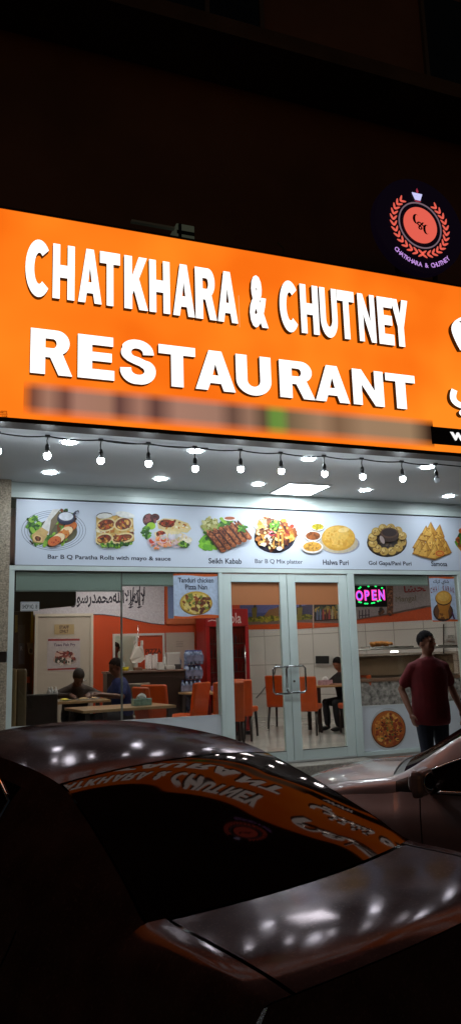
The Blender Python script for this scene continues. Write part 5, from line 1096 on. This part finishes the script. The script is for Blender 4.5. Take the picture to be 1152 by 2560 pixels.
    for sg in (-1,1):
        for y, sgn, m, nm, z0, z1 in ((-.05,-1,M('tail_red',(.05,.003,.004),.3,spec=.2),'tail_light',.70,.84),(YF_,1,M('head_clear',(.35,.36,.38),.08,coat=1),'headlight',.56,.68)):
            bb = B(); rows = []
            for zz in (z0,(z0+z1)/2,z1):
                k = (S.f['zb'](y)-zz)/(S.f['zb'](y)-.22); w_ = S.P(y, 2+k).x; rows.append([Vector((sg*w_*f_, y+(S.P(y,2+k).y-y)*f_*f_+sgn*(.05*math.sin(min(1,(zz-.22)/.75)*math.pi)+.012), zz)) for f_ in (.62,.7,.78,.86,.94,1.0)]+[S.P(y-sgn*.16,2+k,sg,.008)])
            bb.grid(rows); finish(bb, nm, m, t)
    for y, sgn in ((-.05,-1),(YF_,1)):
        bb = B(); bb.rbox(-.26,.26,y+sgn*.05-.012,y+sgn*.05+.012,.50,.61,.004); bb.done('number_plate', M('plate_blank', (.4,.4,.38), .4), t, True)
    for (yw,) in wheels:
        for sg in (-1,1):
            x = sg*.80; bb = B(); n = 32
            prof = [(.20,-.09),(.28,-.10),(.305,-.085),(.315,-.05),(.315,.05),(.305,.085),(.28,.10),(.20,.09)]
            R = [bb.ring((x+o*sg,yw,.315), Vector((0,r,0)), Vector((0,0,r)), n) for r,o in prof]
            for A, D in zip(R, R[1:]):
                for i in range(n): bb._f([A[i],A[(i+1)%n],D[(i+1)%n],D[i]]).smooth = True
            bb._f(R[0]); bb._f(R[-1]); wl = bb.done('wheel', M('tyre_rubber',(.015,.015,.015),.8), t, True)
            bb = B(); bb.cone((x+sg*.07,yw,.315),(x+sg*.098,yw,.315),.05,.04,16)
            for k in range(7):
                a = 2*math.pi*k/7; d = Vector((0,math.cos(a),math.sin(a))); bb.cone(Vector((x+sg*.09,yw,.315))+d*.035, Vector((x+sg*.10,yw,.315))+d*.195, .028,.018,8)
            bb.tube([Vector((x+sg*.10,yw+.2*math.cos(2*math.pi*k/28),.315+.2*math.sin(2*math.pi*k/28))) for k in range(29)], .012, 6)
            bb.done('rim', M('alloy',(.45,.45,.46),.3,.9), wl, True)
    return t
def dusty_paint(name, base, tint, ior):
    m = bpy.data.materials.new(name); m.use_nodes = True; t = m.node_tree; t.nodes.remove(t.nodes['Principled BSDF'])
    tc = t.nodes.new('ShaderNodeTexCoord'); n = t.nodes.new('ShaderNodeTexNoise'); n.inputs['Scale'].default_value = 7; n.inputs['Detail'].default_value = 7; t.links.new(tc.outputs['Object'], n.inputs[0])
    mr = t.nodes.new('ShaderNodeMapRange'); mr.inputs[1].default_value = .3; mr.inputs[2].default_value = .75; mr.inputs[3].default_value = .07; mr.inputs[4].default_value = .16; t.links.new(n.outputs['Fac'], mr.inputs[0])
    r = t.nodes.new('ShaderNodeValToRGB'); r.color_ramp.elements[0].position = .35; r.color_ramp.elements[1].position = .7; r.color_ramp.elements[0].color = (*[c*.75 for c in base],1); r.color_ramp.elements[1].color = (*[c*1.3 for c in base],1); t.links.new(n.outputs['Fac'], r.inputs[0])
    n2 = t.nodes.new('ShaderNodeTexNoise'); n2.inputs['Scale'].default_value = 95; n2.inputs['Detail'].default_value = 5; t.links.new(tc.outputs['Object'], n2.inputs[0])
    m2 = t.nodes.new('ShaderNodeMapRange'); m2.inputs[1].default_value = .56; m2.inputs[2].default_value = .74; m2.inputs[4].default_value = .6; t.links.new(n2.outputs['Fac'], m2.inputs[0])
    mx = t.nodes.new('ShaderNodeMix'); mx.data_type = 'RGBA'; t.links.new(m2.outputs[0], mx.inputs[0]); t.links.new(r.outputs[0], mx.inputs[6]); mx.inputs[7].default_value = (base[0]*2.2, base[1]*2.2, base[2]*2.1, 1)
    d = t.nodes.new('ShaderNodeBsdfDiffuse'); t.links.new(mx.outputs[2], d.inputs[0]); g = t.nodes.new('ShaderNodeBsdfGlossy'); g.inputs[0].default_value = (*tint,1); t.links.new(mr.outputs[0], g.inputs['Roughness'])
    f = t.nodes.new('ShaderNodeFresnel'); f.inputs[0].default_value = ior; x = t.nodes.new('ShaderNodeMixShader'); t.links.new(f.outputs[0], x.inputs[0]); t.links.new(d.outputs[0], x.inputs[1]); t.links.new(g.outputs[0], x.inputs[2]); t.links.new(x.outputs[0], t.nodes['Material Output'].inputs[0]); return m
P1 = dusty_paint('paint_dark_silver', (.085,.054,.053), (.23,.19,.20), 1.5); P2 = car_paint('paint_pale_silver', (.31,.235,.23), .45, .07, .45, .3, 1.0)
car('dark silver saloon whose rear window mirrors the orange sign', (1.3835,-6.8993,ZR), .3822, P1)
car('pale silver saloon showing its bonnet, wing mirror and front pillar', (5.065,-6.655,ZR), .6095, P2)
